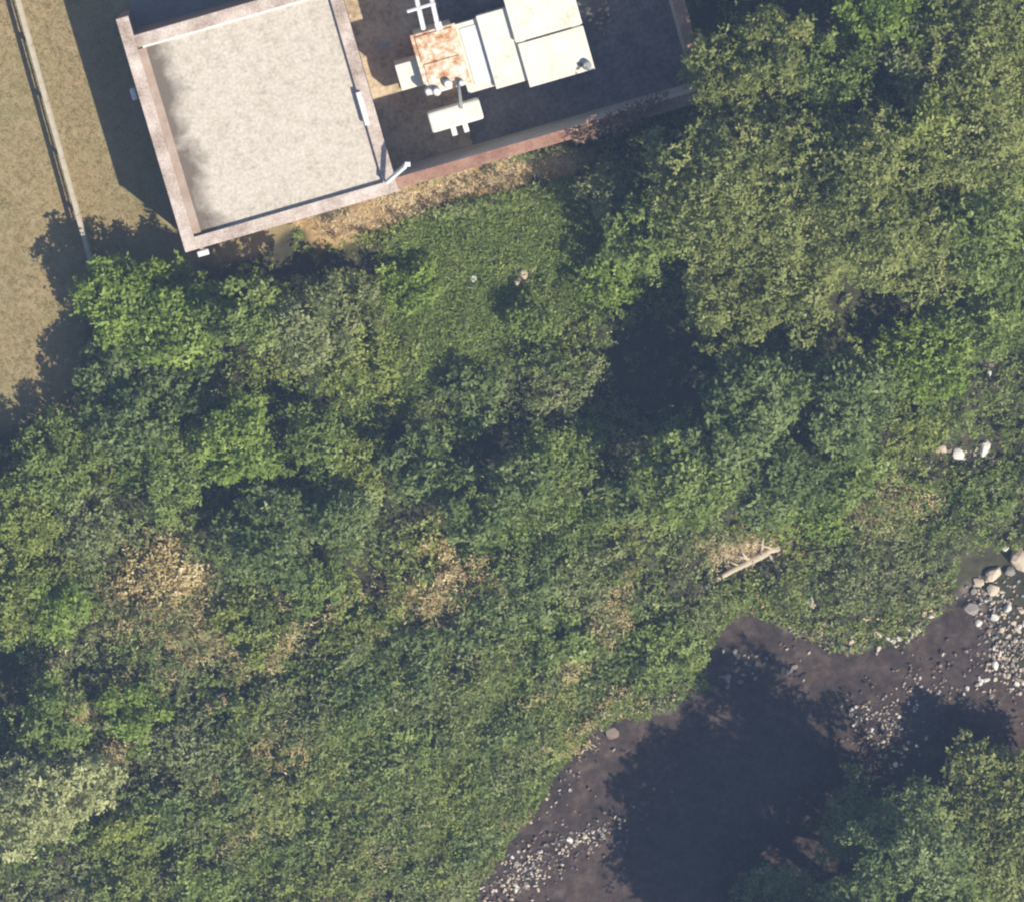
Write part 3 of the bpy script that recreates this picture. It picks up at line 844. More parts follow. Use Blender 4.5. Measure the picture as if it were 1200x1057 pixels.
GT = "tall trees right of the yard"
GM = "dark leafy trees in the middle right"
GL = "trees below the building"
GS = "shrubs on the scrubby bank"
GR = "trees on the far river bank"
PL = [
    # --- big olive crowns, top right
    ("tree", "olive green tree with a pointed tip close to the yard's right wall", GT, 858, 84, 60, 6.6, 'olive', .16, 105),
    ("tree", "narrow yellowish tree pointing up beside the dark gap at the top edge", GT, 908, 58, 50, 7.2, 'olive', .16, 105),
    ("tree", "bright green tree cut by the top edge, right of the dark gap", GT, 1038, 22, 50, 6.6, 'bright', .18, 70),
    ("tree", "mid green tree between the narrow pointed tree and bright top edge tree", GT, 968, 92, 50, 6.0, 'green', .17, 70),
    ("tree", "grey green tree at the top edge with darker gaps in its crown", GT, 1082, 50, 62, 6.2, 'grey', .18, 62),
    ("tree", "yellow green tree filling the top right corner", GT, 1160, 50, 85, 7.4, 'olive', .17, 70),
    ("tree", "largest olive brown tree crown, right of the yard's lower right corner", GT, 868, 222, 100, 8.0, 'olive', .16, 105),
    ("tree", "broad olive tree crown in the middle of the tall trees", GT, 1000, 232, 98, 8.2, 'olive', .16, 105),
    ("tree", "small bright yellow green crown with glinting leaves among the tall olive trees", GT, 1082, 138, 40, 7.4, 'yellow', .2, 60),
    ("tree", "brownish green tree at the right edge below the top corner tree", GT, 1145, 155, 75, 7.0, 'olive', .16, 75),
    ("tree", "smooth green tree at the right edge, halfway down the tall trees", GT, 1155, 270, 78, 6.6, 'green', .17, 70),
    ("tree", "olive tree whose lower edge overhangs the dark shaded hollow", GT, 1065, 282, 72, 6.6, 'olive', .16, 72),
    ("tree", "olive tree lobe hanging lowest over the deep blue shadow", GT, 852, 360, 58, 5.6, 'olive', .16, 75),
    ("tree", "light olive tree just above the dark leafy trees", GT, 915, 330, 62, 6.0, 'olive', .16, 72),
    ("tree", "leafy grey green tree against the yard wall's lower right corner", GT, 806, 186, 50, 5.2, 'grey', .19, 62),
    ("tree", "mid green tree left of the largest olive crown, above the deep shadow", GT, 768, 268, 58, 4.6, 'green', .19, 60),
    ("shrub", "pale green shrub below the yard wall beside the creeper", GS, 715, 214, 40, 2.6, 'grey', .2, 60),
    ("shrub", "fresh green shrub on the upper left rim of the deep shadow", GS, 712, 318, 40, 2.0, 'bright', .17, 60),
    ("tree", "green grey tree on the right edge above the scattered pale rocks", GT, 1178, 372, 52, 4.6, 'green', .17, 66),
    # --- middle right
    ("tree", "dark leafy tree right of the deep blue shadow", GM, 884, 470, 60, 6.0, 'dark', .2, 110),
    ("tree", "dark glossy tree beside the bright green bank shrubs", GM, 982, 468, 66, 5.2, 'dark', .2, 80),
    ("tree", "dark green tree at the lower left of the dark leafy group", GM, 812, 556, 64, 4.8, 'green', .19, 105),
    ("tree", "dark tree at the lower right rim of the deep blue shadow", GM, 848, 512, 44, 5.0, 'dark', .2, 100),
    ("tree", "dense green tree in the middle of the dark leafy group", GM, 905, 552, 66, 4.0, 'dark', .19, 66),
    ("tree", "lower green tree at the right end of the dark leafy group", GM, 990, 550, 52, 2.8, 'green', .18, 64),
    ("shrub", "low fresh green shrub between the dark leafy group and the straw debris", GS, 945, 598, 48, 1.6, 'bright', .16, 66),
    ("shrub", "bright grass green shrub right of the shaded hollow", GS, 1085, 420, 62, 2.2, 'bright', .17, 64),
    ("shrub", "bright shrub under the overhanging olive trees at right", GS, 1128, 358, 42, 2.8, 'bright', .17, 64),
    ("shrub", "yellow green low shrub above the broken pale rocks", GS, 1082, 484, 40, 1.0, 'yellow', .15, 64),
    # --- middle
    ("shrub", "dark shrub at the left of the small dark hollow mid picture", GS, 498, 544, 46, 2.4, 'dark', .21, 52),
    ("shrub", "dark bushy shrub just above the small dark hollow mid picture", GS, 556, 466, 42, 1.3, 'dark', .19, 50),
    ("shrub", "tall dark shrub at the foot of the small dark hollow mid picture", GS, 556, 604, 42, 3.3, 'dark', .22, 54),
    ("shrub", "round mid green shrub right of the small dark hollow", GS, 655, 540, 56, 1.6, 'green', .16, 66),
    ("shrub", "brownish thin shrub between the meadow and the deep blue shadow", GS, 660, 448, 54, 1.3, 'grey', .15, 50),
    ("shrub", "dark shrub at the left foot of the dark leafy trees", GS, 735, 580, 34, 1.9, 'dark', .18, 50),
    ("shrub", "mid green shrub at the lower right edge of the meadow", GS, 630, 375, 34, 1.4, 'green', .17, 56),
    ("shrub", "dark green shrub at the lower right rim of the small dark hollow mid picture", GS, 616, 566, 36, 3.4, 'dark', .19, 70),
    # --- left
    ("shrub", "dark shrub at the lower end of the shaded lawn at left", GS, 150, 496, 48, 3.5, 'dark', .19, 64),
    ("shrub", "green shrub at the lower right of the dark hollow on the left edge", GS, 62, 842, 42, 3.2, 'green', .18, 66),
    ("tree", "bright green tree nearest the fence, its shadow on the lawn", GL, 147, 352, 54, 2.9, 'bright', .2, 80),
    ("tree", "bright green tree straight below the building's lower left corner", GL, 214, 370, 64, 3.3, 'bright', .2, 80),
    ("tree", "slim green tree below the middle of the building", GL, 292, 362, 50, 4.5, 'green', .19, 75),
    ("tree", "dark tree overhanging the shaded lawn at left", GL, 134, 430, 46, 2.5, 'dark', .2, 70),
    ("tree", "brilliant light green tree in the left middle of the scrub", GL, 280, 512, 54, 3.8, 'bright', .18, 76),
    ("tree", "soft green tree left of the brilliant light green one", GL, 195, 545, 58, 3.0, 'green', .17, 72),
    ("shrub", "dark shrub between the trees and the brilliant light green tree", GS, 212, 462, 40, 2.8, 'dark', .19, 50),
    ("shrub", "grey green shrub below the building, right of the slim tree", GS, 352, 382, 52, 4.2, 'grey', .18, 64),
    ("shrub", "mid green shrub right of the brilliant light green tree", GS, 360, 520, 48, 2.4, 'green', .17, 60),
    ("shrub", "speckled shrub below the straw strip at the meadow's left end", GS, 405, 352, 46, 1.8, 'grey', .17, 54),
    ("shrub", "yellow green shrub at the left side of the meadow", GS, 438, 428, 50, 1.4, 'yellow', .16, 62),
    ("shrub", "yellow green shrub left of the dark hollow mid picture", GS, 425, 548, 48, 1.8, 'yellow', .16, 62),
    ("shrub", "green shrub at the corner of the straw strip and the meadow", GS, 482, 330, 40, 1.2, 'bright', .16, 62),
    ("shrub", "rounded green shrub at the left edge below the shaded lawn", GS, 62, 545, 54, 2.4, 'green', .16, 72),
    ("shrub", "yellowish shrub cut by the left edge above the bright patch", GS, 22, 610, 54, 2.2, 'yellow', .16, 70),
    ("shrub", "grey green shrub left of the withered brown shrub, upper one", GS, 105, 612, 46, 2.0, 'grey', .16, 66),
    ("shrub", "yellow green shrub cut by the left edge above the dark hollow", GS, 28, 695, 50, 2.0, 'yellow', .17, 66),
    ("tree", "dark blue green tree right of the withered brown shrub", GL, 325, 628, 64, 3.4, 'dark', .17, 76),
    ("tree", "dark green tree next to the small round shadow hole", GL, 398, 612, 46, 3.2, 'dark', .17, 72),
    ("shrub", "small green shrub under the dark blue green tree", GS, 368, 690, 42, 2.0, 'green', .16, 70),
    ("shrub", "fresh green shrub below the withered brown shrub at left", GS, 70, 720, 36, 2.4, 'bright', .19, 56),
    ("dead", "withered brown shrub in the left scrub", GS, 186, 668, 58, 1.0, 'dead', .15, 85),
    ("dead", "small withered tan shrub beside the small round shadow hole", GS, 512, 668, 42, 0.8, 'dead', .15, 80),
    ("shrub", "pale silvery shrub at the lower left edge", GS, 32, 950, 62, 4.2, 'pale', .17, 76),
    ("shrub", "pale silvery shrub right of the one on the lower left edge", GS, 98, 922, 44, 3.4, 'pale', .17, 66),
    ("shrub", "small pale shrub on the right of the silvery pair", GS, 138, 978, 34, 1.8, 'yellow', .16, 60),
    ("shrub", "bright green shrub above the silvery shrubs at lower left", GS, 155, 838, 44, 1.9, 'bright', .16, 64),
    ("shrub", "dark shrub at the left end of the river bank shrubs", GS, 565, 728, 46, 1.8, 'dark', .17, 58),
    ("shrub", "dark shrub just right of the small withered tan shrub", GS, 622, 682, 44, 1.5, 'dark', .16, 56),
    ("shrub", "grey green shrub left of the driftwood log", GS, 700, 672, 48, 1.3, 'grey', .16, 60),
    ("shrub", "green shrub in the middle of the river bank shrubs", GS, 655, 752, 48, 1.7, 'green', .17, 62),
    ("shrub", "green shrub at the water's edge left of the dark pool", GS, 775, 768, 52, 1.8, 'green', .17, 62),
    ("shrub", "dark low shrub below the tan grass in the left middle", GS, 482, 772, 44, 1.4, 'dark', .16, 52),
    ("shrub", "muted shrub in the centre of the lower left scrub", GS, 345, 838, 50, 1.4, 'grey', .16, 56),
    ("shrub", "muted shrub between the silvery shrubs and the lower left centre", GS, 235, 872, 50, 1.5, 'grey', .16, 56),
    ("shrub", "low grey green shrub between the driftwood log and the far stones", GS, 985, 655, 48, 0.9, 'grey', .14, 62),
    ("shrub", "low green shrub above the boulders at the right", GS, 1090, 640, 46, 0.9, 'grey', .14, 62),
    ("shrub", "grey green shrub on the right edge below the broken rocks", GS, 1165, 585, 44, 1.0, 'green', .15, 62),
    ("shrub", "blue green reedy shrub at the water's edge near the bottom stones", GS, 540, 985, 46, 1.0, 'dark', .16, 60),
    ("shrub", "dark tuft in the lower left bank right of the muted centre shrub", GS, 415, 815, 36, 1.5, 'dark', .17, 60),
    ("shrub", "dark tuft directly right of the small pale shrub at lower left", GS, 190, 955, 36, 1.5, 'dark', .17, 56),
    ("shrub", "olive tuft in the middle of the lower left bank", GS, 330, 920, 44, 1.4, 'olive', .17, 62),
    ("shrub", "dark tuft between two olive tufts low on the bank", GS, 275, 925, 30, 1.5, 'dark', .17, 56),
    ("shrub", "olive tuft at the bottom edge left of the river", GS, 400, 1010, 46, 1.3, 'olive', .17, 62),
    ("shrub", "green tuft in the bottom left at the picture's lower edge", GS, 235, 1030, 46, 1.4, 'green', .17, 60),
    ("shrub", "green tuft halfway down the bank towards the river", GS, 470, 890, 44, 1.2, 'green', .17, 60),
    ("shrub", "dark tuft on the bank's shoulder just above the river", GS, 590, 862, 34, 1.1, 'dark', .16, 56),
    ("shrub", "yellow green tuft above the middle of the lower left bank", GS, 300, 745, 42, 1.2, 'yellow', .16, 60),
    ("shrub", "yellow green tuft left of the dark low shrub below the tan grass", GS, 405, 745, 38, 1.2, 'yellow', .16, 60),
    # --- far bank, bottom right
    ("tree", "tall light green tree in the bottom right corner", GR, 1150, 985, 92, 3.6, 'olive', .18, 80),
    ("tree", "tree with a spiky upper edge on the far bank at right", GR, 1152, 905, 48, 3.3, 'olive', .19, 66),
    ("tree", "green tree at the bottom edge left of the corner tree", GR, 1060, 1008, 76, 9.6, 'dark', .18, 75),
    ("tree", "low dark tree in the shade left of the far bank trees", GR, 1000, 965, 50, 3.6, 'dark', .18, 60),
    ("tree", "thin dark tree at the bottom edge over the shaded water", GR, 915, 1065, 60, 4.8, 'dark', .18, 55),
    ("tree", "tree cut by the right edge above the bottom right corner", GR, 1212, 935, 56, 3.5, 'olive', .19, 66),
    ("tree", "tree on the far bank below the picture's lower edge", GR, 1015, 1112, 78, 9.4, 'green', .2, 90),
    ("tree", "tree on the far bank right of the picture's lower corner", GR, 1085, 1100, 80, 8.6, 'green', .2, 90),
    ("tree", "bushy tree on the far bank well below the picture", GR, 1010, 1205, 85, 8.0, 'dark', .2, 90),
    ("tree", "low tree on the far bank below the shaded pool", GR, 925, 1140, 78, 6.8, 'dark', .2, 95),
]
for a in PL:
    plant(*a[:9], dens=a[9], shape=0.36 if a[2] == GT else 0.5)


# creeper on the yard wall
rng = np.random.default_rng(55)
n = 260
t = rng.random(n)
pts = np.array([list(P(672 + 110 * q + rng.normal(0, 5), 161 - 43 * q + rng.normal(0, 5), WH + 0.05 + 0.25 * rng.random())) for q in t])
V, Q, tt = sprays(rng, pts, unit(np.array([0, 0, 1.0]) + rng.normal(0, .5, (n, 3))), rng.uniform(.09, .16, n), rng.uniform(.2, .9, n), 6)
ce = empty("wall_creeper", (0, 0, 0))
tag(ce, "reddish brown creeper spilling over the yard wall's lower right end", "creeper")
link("foliage", raw_mesh("creeper", V, Q, tt), LEAF['red'], ce)
bm = bmesh.new()
vine = [P(668, 172, 0.0)] + [P(672 + 110 * q, 162 - 43 * q + 3 * math.sin(q * 20), WH + 0.03) for q in np.linspace(0.02, 1, 9)]
add_tube(bm, vine, [0.04] * 2 + [0.03] * 4 + [0.015] * 4, 5)
link("stem", bm_mesh("vine", bm, True), BARK, ce)


# ------------------------------------------------------------------ ground cover (uncountable)
def scatter(rng, n, x0=-90, x1=1290, y0=-40, y1=1120):
    px = rng.uniform(x0, x1, n); py = rng.uniform(y0, y1, n)
    w = np.array([(p.x, p.y) for p in (P(0, 0, -0.5), P(1, 0, -0.5), P(0, 1, -0.5))])
    X = np.array([list(P(a, b, -0.7))[:2] for a, b in zip(px, py)])
    return X


def sdist(px, poly):
    d = edge_dist(px, poly)
    return np.where(inside(px, poly), d, -d)


MEADOW_PX = [(450, 272), (560, 240), (690, 218), (745, 250), (740, 318), (660, 395), (590, 440), (500, 470), (440, 500), (400, 460), (420, 380)]
BRIGHT_PX = [(490, 640), (560, 622), (590, 570), (650, 560), (720, 580), (690, 640), (600, 665), (500, 660)]
BANK_PX = [(90, 1120), (120, 990), (210, 930), (300, 800), (420, 740), (560, 740), (700, 790), (740, 800), (690, 850), (640, 920), (560, 1040), (520, 1120)]
HOLES = [(985, 738, 88, 28), (1070, 732, 44, 18), (1093, 720, 14, 12), (1130, 528, 54, 20), (554, 326, 18, 14), (614, 324, 26, 17), (875, 648, 50, 16), (1150, 432, 16, 16), (949, 703, 9, 8), (300, 300, 130, 26), (420, 302, 50, 18), (75, 425, 46, 66), (130, 300, 70, 40), (805, 5, 40, 40), (960, 5, 62, 32), (772, 430, 72, 62), (1015, 362, 72, 30), (572, 520, 22, 28), (440, 676, 20, 22), (6, 790, 26, 38), (10, 890, 20, 26),
         (322, 470, 14, 26), (700, 200, 22, 14), (470, 505, 18, 20), (485, 590, 16, 22)]
COMPOUND = [(UVL_[0], UVL_[1]) for UVL_ in ()]
comp_poly = np.array([list(local(u, v))[:2] for u, v in ((-6, -6), (628, -6), (628, 600), (-6, 600))])


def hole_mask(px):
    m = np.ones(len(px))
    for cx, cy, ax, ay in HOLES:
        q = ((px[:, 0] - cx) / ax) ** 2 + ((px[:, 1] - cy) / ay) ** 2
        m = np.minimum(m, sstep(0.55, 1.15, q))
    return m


def common(rng, n, **kw):
    X = scatter(rng, n, **kw)
    z = ground_z(X[:, 0], X[:, 1])
    C = np.column_stack([X, z])
    px = to_px(C)
    ok = ~inside(X, comp_poly)
    rd = edge_dist(X, RIVER); rs = np.where(inside(X, RIVER), -rd, rd)
    return C, px, ok, rs


def cover(name, palette, C, N, size, tint, rng, k, aspect, lift, droop=0.15):
    V, Q, tt = sprays(rng, C, N, size, tint, k, aspect, lift, droop)
    return tag(link(name, raw_mesh(name, V, Q, tt), LEAF[palette]), kind="stuff")


def up(rng, n, s):
    return unit(np.array([0, 0, 1.0]) + rng.normal(0, s, (n, 3)))


# scrub: brambles and nettles in mounds, three leaf colours in patches
rng = np.random.default_rng(77)
C, px, ok, rs = common(rng, 62000)
lawn = sdist(px, LAWN_PX)
mea = sdist(px, MEADOW_PX)
edge = (vnoise(C[:, 0] * 1.3, C[:, 1] * 1.3, 31) - 0.5) * 40
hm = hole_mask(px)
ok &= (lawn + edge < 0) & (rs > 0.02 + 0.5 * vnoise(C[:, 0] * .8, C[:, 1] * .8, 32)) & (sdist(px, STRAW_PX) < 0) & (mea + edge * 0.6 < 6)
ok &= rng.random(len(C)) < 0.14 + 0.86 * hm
ok &= ~((px[:, 0] > 1120) & (px[:, 1] > 640) & (px[:, 1] < 830))
mound = (0.2 + 1.25 * vnoise(C[:, 0] * 0.9, C[:, 1] * 0.9, 33) ** 1.5 + 0.35 * vnoise(C[:, 0] * 2.4, C[:, 1] * 2.4, 34)) * (0.25 + 0.75 * hm)
mound *= np.where(sdist(px, BANK_PX) > 0, 0.85, 1.0) * sstep(-0.6, 1.2, rs)
C[:, 2] += mound * (1 - 0.55 * rng.random(len(C)) ** 2)
f1 = vnoise(C[:, 0] * 0.45, C[:, 1] * 0.45, 35) + 0.35 * (vnoise(C[:, 0] * 1.5, C[:, 1] * 1.5, 36) - 0.5) + rng.normal(0, 0.09, len(C))
f1 = f1 - 0.22 * (px[:, 0] > 950) * (px[:, 1] > 560) * (px[:, 1] < 780)
cls = np.where(f1 < 0.36, 0, np.where(f1 < 0.52, 1, np.where(f1 < 0.66, 2, 3)))
for ci, (nm, pl) in enumerate((("bramble_cover", 'grey'), ("nettle_cover", 'green'), ("ivy_cover", 'dark'), ("weed_cover", 'yellow'))):
    s = ok & (cls == ci)
    m = int(s.sum())
    cover(nm, pl, C[s], up(rng, m, .5), rng.uniform(.10, .19, m), 0.45 + rng.normal(0, .16, m), rng, 6, 0.5, (-.1, .6))

# meadow grass, bright patch, bank grass
for nm, pl, poly, n, hgt, seed, box in (("meadow_grass", 'green', MEADOW_PX, 36000, .30, 81, (380, 760, 210, 510)),
                                        ("fresh_grass", 'bright', BRIGHT_PX, 16000, .40, 82, (470, 740, 540, 680)),
                                        ("bank_grass", 'grey', BANK_PX, 26000, .45, 83, (80, 760, 720, 1125)),
                                        ("bank_herbs", 'green', BANK_PX, 26000, .45, 84, (80, 760, 720, 1125)),
                                        ("bank_weeds", 'olive', BANK_PX, 16000, .45, 85, (80, 760, 720, 1125))):
    rng = np.random.default_rng(seed)
    C, px, ok, rs = common(rng, n, x0=box[0], x1=box[1], y0=box[2], y1=box[3])
    e = (vnoise(C[:, 0] * 1.3, C[:, 1] * 1.3, 41) - 0.5) * 50
    ok &= (sdist(px, poly) + e > 0) & (rs > 0.1) & (rng.random(len(C)) < 0.15 + 0.85 * hole_mask(px)) & (sdist(px, STRAW_PX) < 0)
    C = C[ok]; m = len(C)
    C[:, 2] += 0.25 * hgt * rng.random(m) + 0.5 * hgt * vnoise(C[:, 0] * 1.6, C[:, 1] * 1.6, 42)
    tint = 0.36 + 0.3 * vnoise(C[:, 0] * .8, C[:, 1] * .8, 43) + rng.normal(0, .13, m)
    big = nm.startswith("bank")
    if big:
        C[:, 2] += 0.3 * vnoise(C[:, 0] * 2.2, C[:, 1] * 2.2, 47) + 1.0 * vnoise(C[:, 0] * .85, C[:, 1] * .85, 48) ** 2
        pn = vnoise(C[:, 0] * .55, C[:, 1] * .55, seed) + 0.5 * vnoise(C[:, 0] * 1.7, C[:, 1] * 1.7, seed + 5)
        kp = pn + rng.normal(0, .08, m) > 0.74
        C = C[kp]; tint = tint[kp]; m = len(C)
    cover(nm, pl, C, up(rng, m, .5 if big else .35), (0.24 if big else hgt) * rng.uniform(.45, 1.0, m), tint, rng, 7, 0.4 if big else 0.14, (-.05, .8), .1)

for nm, pl, n, seed in (("meadow_weeds", 'yellow', 5200, 181), ("meadow_clover", 'grey', 4200, 182), ("meadow_plantain", 'bright', 3600, 183)):
    rng = np.random.default_rng(seed)
    C, px, ok, rs = common(rng, n, x0=380, x1=760, y0=210, y1=510)
    ok &= (sdist(px, MEADOW_PX) > -14) & (hole_mask(px) > .5) & (vnoise(C[:, 0] * 1.1, C[:, 1] * 1.1, seed) + rng.normal(0, .1, n) > .42) & (sdist(px, STRAW_PX) < -4)
    C = C[ok]; m = len(C)
    C[:, 2] += 0.16 + 0.28 * rng.random(m) * vnoise(C[:, 0] * 1.4, C[:, 1] * 1.4, 62)
    cover(nm, pl, C, up(rng, m, .5), rng.uniform(.07, .15, m), .45 + rng.normal(0, .18, m), rng, 6, .5, (-.1, .5))

for nm, pl, n, seed, lo in (("bank_fringe", 'green', 60000, 191, -0.12), ("bank_fringe_reeds", 'olive', 45000, 192, -0.05), ("bank_fringe_litter", 'dead', 22000, 193, 0.0)):
    rng = np.random.default_rng(seed)
    C, px, ok, rs = common(rng, n, x0=480, x1=1230, y0=640, y1=1100)
    ok &= (rs > lo + 0.25 * vnoise(C[:, 0] * 1.5, C[:, 1] * 1.5, 65)) & (rs < 1.3) & (vnoise(C[:, 0] * 1.3, C[:, 1] * 1.3, seed) + rng.normal(0, .08, n) > (.36 if pl != 'dead' else .6))
    ok &= ~((px[:, 0] > 1115) & (px[:, 1] < 835)) & ~((px[:, 0] > 905) & (px[:, 1] < 775) & (px[:, 1] > 690) & (rng.random(n) < .8))
    C = C[ok]; m = len(C)
    C[:, 2] = np.maximum(C[:, 2], WATER_Z) + 0.06 + 0.4 * rng.random(m) * vnoise(C[:, 0] * 2.2, C[:, 1] * 2.2, 66)
    cover(nm, pl, C, up(rng, m, .5), rng.uniform(.08, .19, m), .45 + rng.normal(0, .18, m), rng, 6, .4, (-.1, .6))

# straw along the wall, dead grass patches, straw debris by the log
rng = np.random.default_rng(91)
C, px, ok, rs = common(rng, 5500, x0=330, x1=720, y0=160, y1=300)
e = (vnoise(C[:, 0] * 1.8, C[:, 1] * 1.8, 44) - 0.5) * 22
ok &= (sdist(px, STRAW_PX) + e > 0)
C = C[ok]; m = len(C)
C[:, 2] += 0.15 * rng.random(m)
Cd = []
for q in rng.normal(0, 0.5, (420, 2)):
    p = P(872 + q[0] * 44, 642 - q[0] * 14 + q[1] * 20, -0.8)
    Cd.append((p.x, p.y, gz(p.x, p.y) + 0.25 + 0.3 * rng.random()))
C = np.concatenate([C, np.array(Cd)]); m = len(C)
cover("dry_grass", 'straw', C, up(rng, m, .4), .22 * rng.uniform(.4, 1.1, m), 0.5 + rng.normal(0, .2, m), rng, 6, 0.10, (0, .9), .15)
Cs = []
for cx, cy, ax, ay, nn in ((185, 700, 60, 40, 900), (225, 735, 36, 30, 350), (300, 770, 30, 26, 300), (515, 690, 50, 26, 500), (450, 742, 40, 18, 300),
                           (868, 642, 46, 18, 260), (700, 822, 46, 14, 300), (640, 880, 40, 14, 220), (1040, 590, 50, 26, 450)):
    a = rng.normal(0, 0.55, (nn, 2))
    for q in a:
        p = P(cx + q[0] * ax, cy + q[1] * ay, -0.8)
        Cs.append((p.x, p.y, gz(p.x, p.y) + 0.35 * rng.random() + 0.1))
C = np.array(Cs); m = len(C)
cover("withered_grass", 'dead', C, up(rng, m, .45), .26 * rng.uniform(.5, 1.1, m), 0.55 + rng.normal(0, .2, m), rng, 6, 0.16, (0, .8), .15)

rng = np.random.default_rng(197)
C, px, ok, rs = common(rng, 30000, x0=60, x1=740, y0=640, y1=1080)
al = C[:, 0] * .75 + C[:, 1] * .66; ac = -C[:, 0] * .66 + C[:, 1] * .75
ok &= (rs > .3) & (vnoise(al * .22, ac * .95, 71) + .35 * vnoise(al * .9, ac * 2.2, 72) + rng.normal(0, .07, len(C)) > .94)
C = C[ok]; m = len(C)
C[:, 2] += .35 + .75 * rng.random(m)
cover("bank_dry_streaks", 'dead', C, up(rng, m, .5), rng.uniform(.1, .2, m), .5 + rng.normal(0, .2, m), rng, 6, .2, (-.1, .7))

# short dry lawn tufts
rng = np.random.default_rng(95)
C, px, ok, rs = common(rng, 26000, x0=-60, x1=260, y0=-40, y1=520)
ok &= (sdist(px, LAWN_PX) > -12)
C = C[ok]; m = len(C)
tint = 0.25 + 0.5 * vnoise(C[:, 0] * .9, C[:, 1] * .9, 51) + rng.normal(0, .12, m)
cover("dry_lawn_grass", 'lawn', C, up(rng, m, .3), rng.uniform(.05, .10, m), tint, rng, 5, 0.16, (.2, 1.0), .1)

# ------------------------------------------------------------------ stones
ROCK_MESH = {}
for ck, mt in ROCKS.items():
    for v in range(4):
        bm = bmesh.new()
        bmesh.ops.create_icosphere(bm, subdivisions=2, radius=1.0)
        rr = random.Random(v * 31 + 5)
        cuts = [(Vector((rr.gauss(0, 1), rr.gauss(0, 1), rr.gauss(0, 1))).normalized(), rr.uniform(.38, .8)) for _ in range(11)]
        for vt_ in bm.verts:
            for nrm, dd in cuts:
                q = vt_.co.dot(nrm)
                if q > dd: vt_.co -= nrm * (q - dd) * 0.85
            vt_.co *= rr.uniform(.96, 1.04)
        me = bm_mesh("stone_%s" % ck, bm)
        me.materials.append(mt)
        ROCK_MESH[ck, v] = me


def rock(name, label, group, px, py, r, col, rng=random, z=None, el=None):
    zz = WATER_Z
    for _ in range(3):
        p = P(px, py, zz); zz = gz(p.x, p.y)
    o = link(name, ROCK_MESH[col, rng.randrange(4)])
    rw = r * SC
    zz = max(zz, WATER_Z - 0.04) if z is None else z
    el = el or rng.uniform(.5, 0.95)
    hz = rw * rng.uniform(.45, .7)
    o.scale = (rw, rw * el, hz)
    o.rotation_euler = (rng.uniform(-.2, .2), rng.uniform(-.2, .2), rng.uniform(0, 6.28))
    o.location = (p.x, p.y, zz + hz * 0.35)
    tag(o, label, "rock" if name == "boulder" else "stone", group)
    return o


rng = random.Random(3)
for lab, x, y, r, c in (
        ("largest cream boulder, topmost of the boulders on the right gravel bar", 1164, 672, 15, 'cream'),
        ("flat grey boulder standing at the water's edge left of the gravel bar", 1138, 713, 12, 'grey'),
        ("long cream boulder left of the largest cream boulder", 1146, 681, 9, 'cream'),
        ("cream boulder directly below the largest cream boulder", 1164, 690, 10, 'cream'),
        ("pale boulder cut by the right edge above the gravel bar", 1197, 655, 17, 'cream'),
        ("greyish boulder right of the largest cream boulder", 1184, 669, 8, 'grey'),
        ("small pale boulder standing above the largest cream boulder", 1177, 641, 7, 'white'),
        ("white stone touching the foot of the flat grey boulder", 1147, 729, 6, 'white'),
        ("white upright stone on the gravel bar below the cream boulders", 1165, 722, 7, 'white'),
        ("white flat stone on the gravel bar near the right edge", 1180, 712, 8, 'white'),
        ("round pale stone alone on the bank left of the flat grey boulder", 1093, 720, 8, 'white'),
        ("large white stone at the lower end of the gravel bar", 1166, 779, 8, 'white'),
        ("white square cobble on the weedy bank above the dark pool", 949, 703, 6, 'white'),
        ("small white stone at the right tip of the driftwood log", 922, 634, 5, 'white'),
        ("single white stone lying in the meadow", 554, 326, 7.5, 'white'),
        ("pale brown rock at the right edge above the broken rocks", 1157, 424, 12, 'brown'),
        ("white stone below the pale brown rock at the right edge", 1159, 437, 5, 'white'),
        ("tiny white stone on the bright bank above the broken rocks", 1123, 468, 4, 'white'),
        ("left white rock of the broken pale rocks on the right bank", 1104, 526, 8, 'cream'),
        ("middle white rock of the broken pale rocks on the right bank", 1122, 532, 9, 'white'),
        ("right white rock of the broken pale rocks on the right bank", 1154, 526, 11, 'white'),
        ("wet grey boulder half in the water at the left bank", 716, 858, 13, 'brown'),
        ("white stone in front of the wet grey boulder at the left bank", 705, 852, 6, 'cream'),
        ("white stone on the muddy bank above the wet grey boulder", 727, 805, 7, 'white'),
        ("brightest white stone in the mid river shallows", 1021, 855, 4.5, 'white'),
        ("white stone at the lower tip of the mid river shallows", 1049, 894, 5, 'white'),
):
    rock("boulder" if r >= 7.5 else "stone", lab, None, x, y, r, c, rng)
for x, y, r in ((606, 330, 8), (614, 322, 8), (624, 316, 6.5), (619, 330, 5)):
    rock("stone", "pale stone in the little heap at the meadow's right side", "stones heaped in the meadow", x, y, r, 'cream', rng)


def cluster(group, n, spots, rlo, rhi, cols, seed):
    """Stones of one group; a label names the colour, the size and the part of the group a stone lies in."""
    rng = random.Random(seed)
    for i in range(n):
        cx, cy, ax, ay, sl, where = rng.choice(spots)
        a = rng.gauss(0, .5); b = rng.gauss(0, .5)
        x = cx + a * ax; y = cy + b * ay + sl * a * ax
        if not (-6 < x < 1206 and -6 < y < 1063): continue
        col = rng.choice(cols)
        r = rng.uniform(rlo, rhi) * (1.5 if rng.random() < .12 else 1)
        size = "tiny" if r < rlo + (rhi - rlo) * .35 else "small" if r < rhi else "larger"
        rock("stone", "%s %s stone %s" % (size, col, where), group, x, y, r, col, rng)


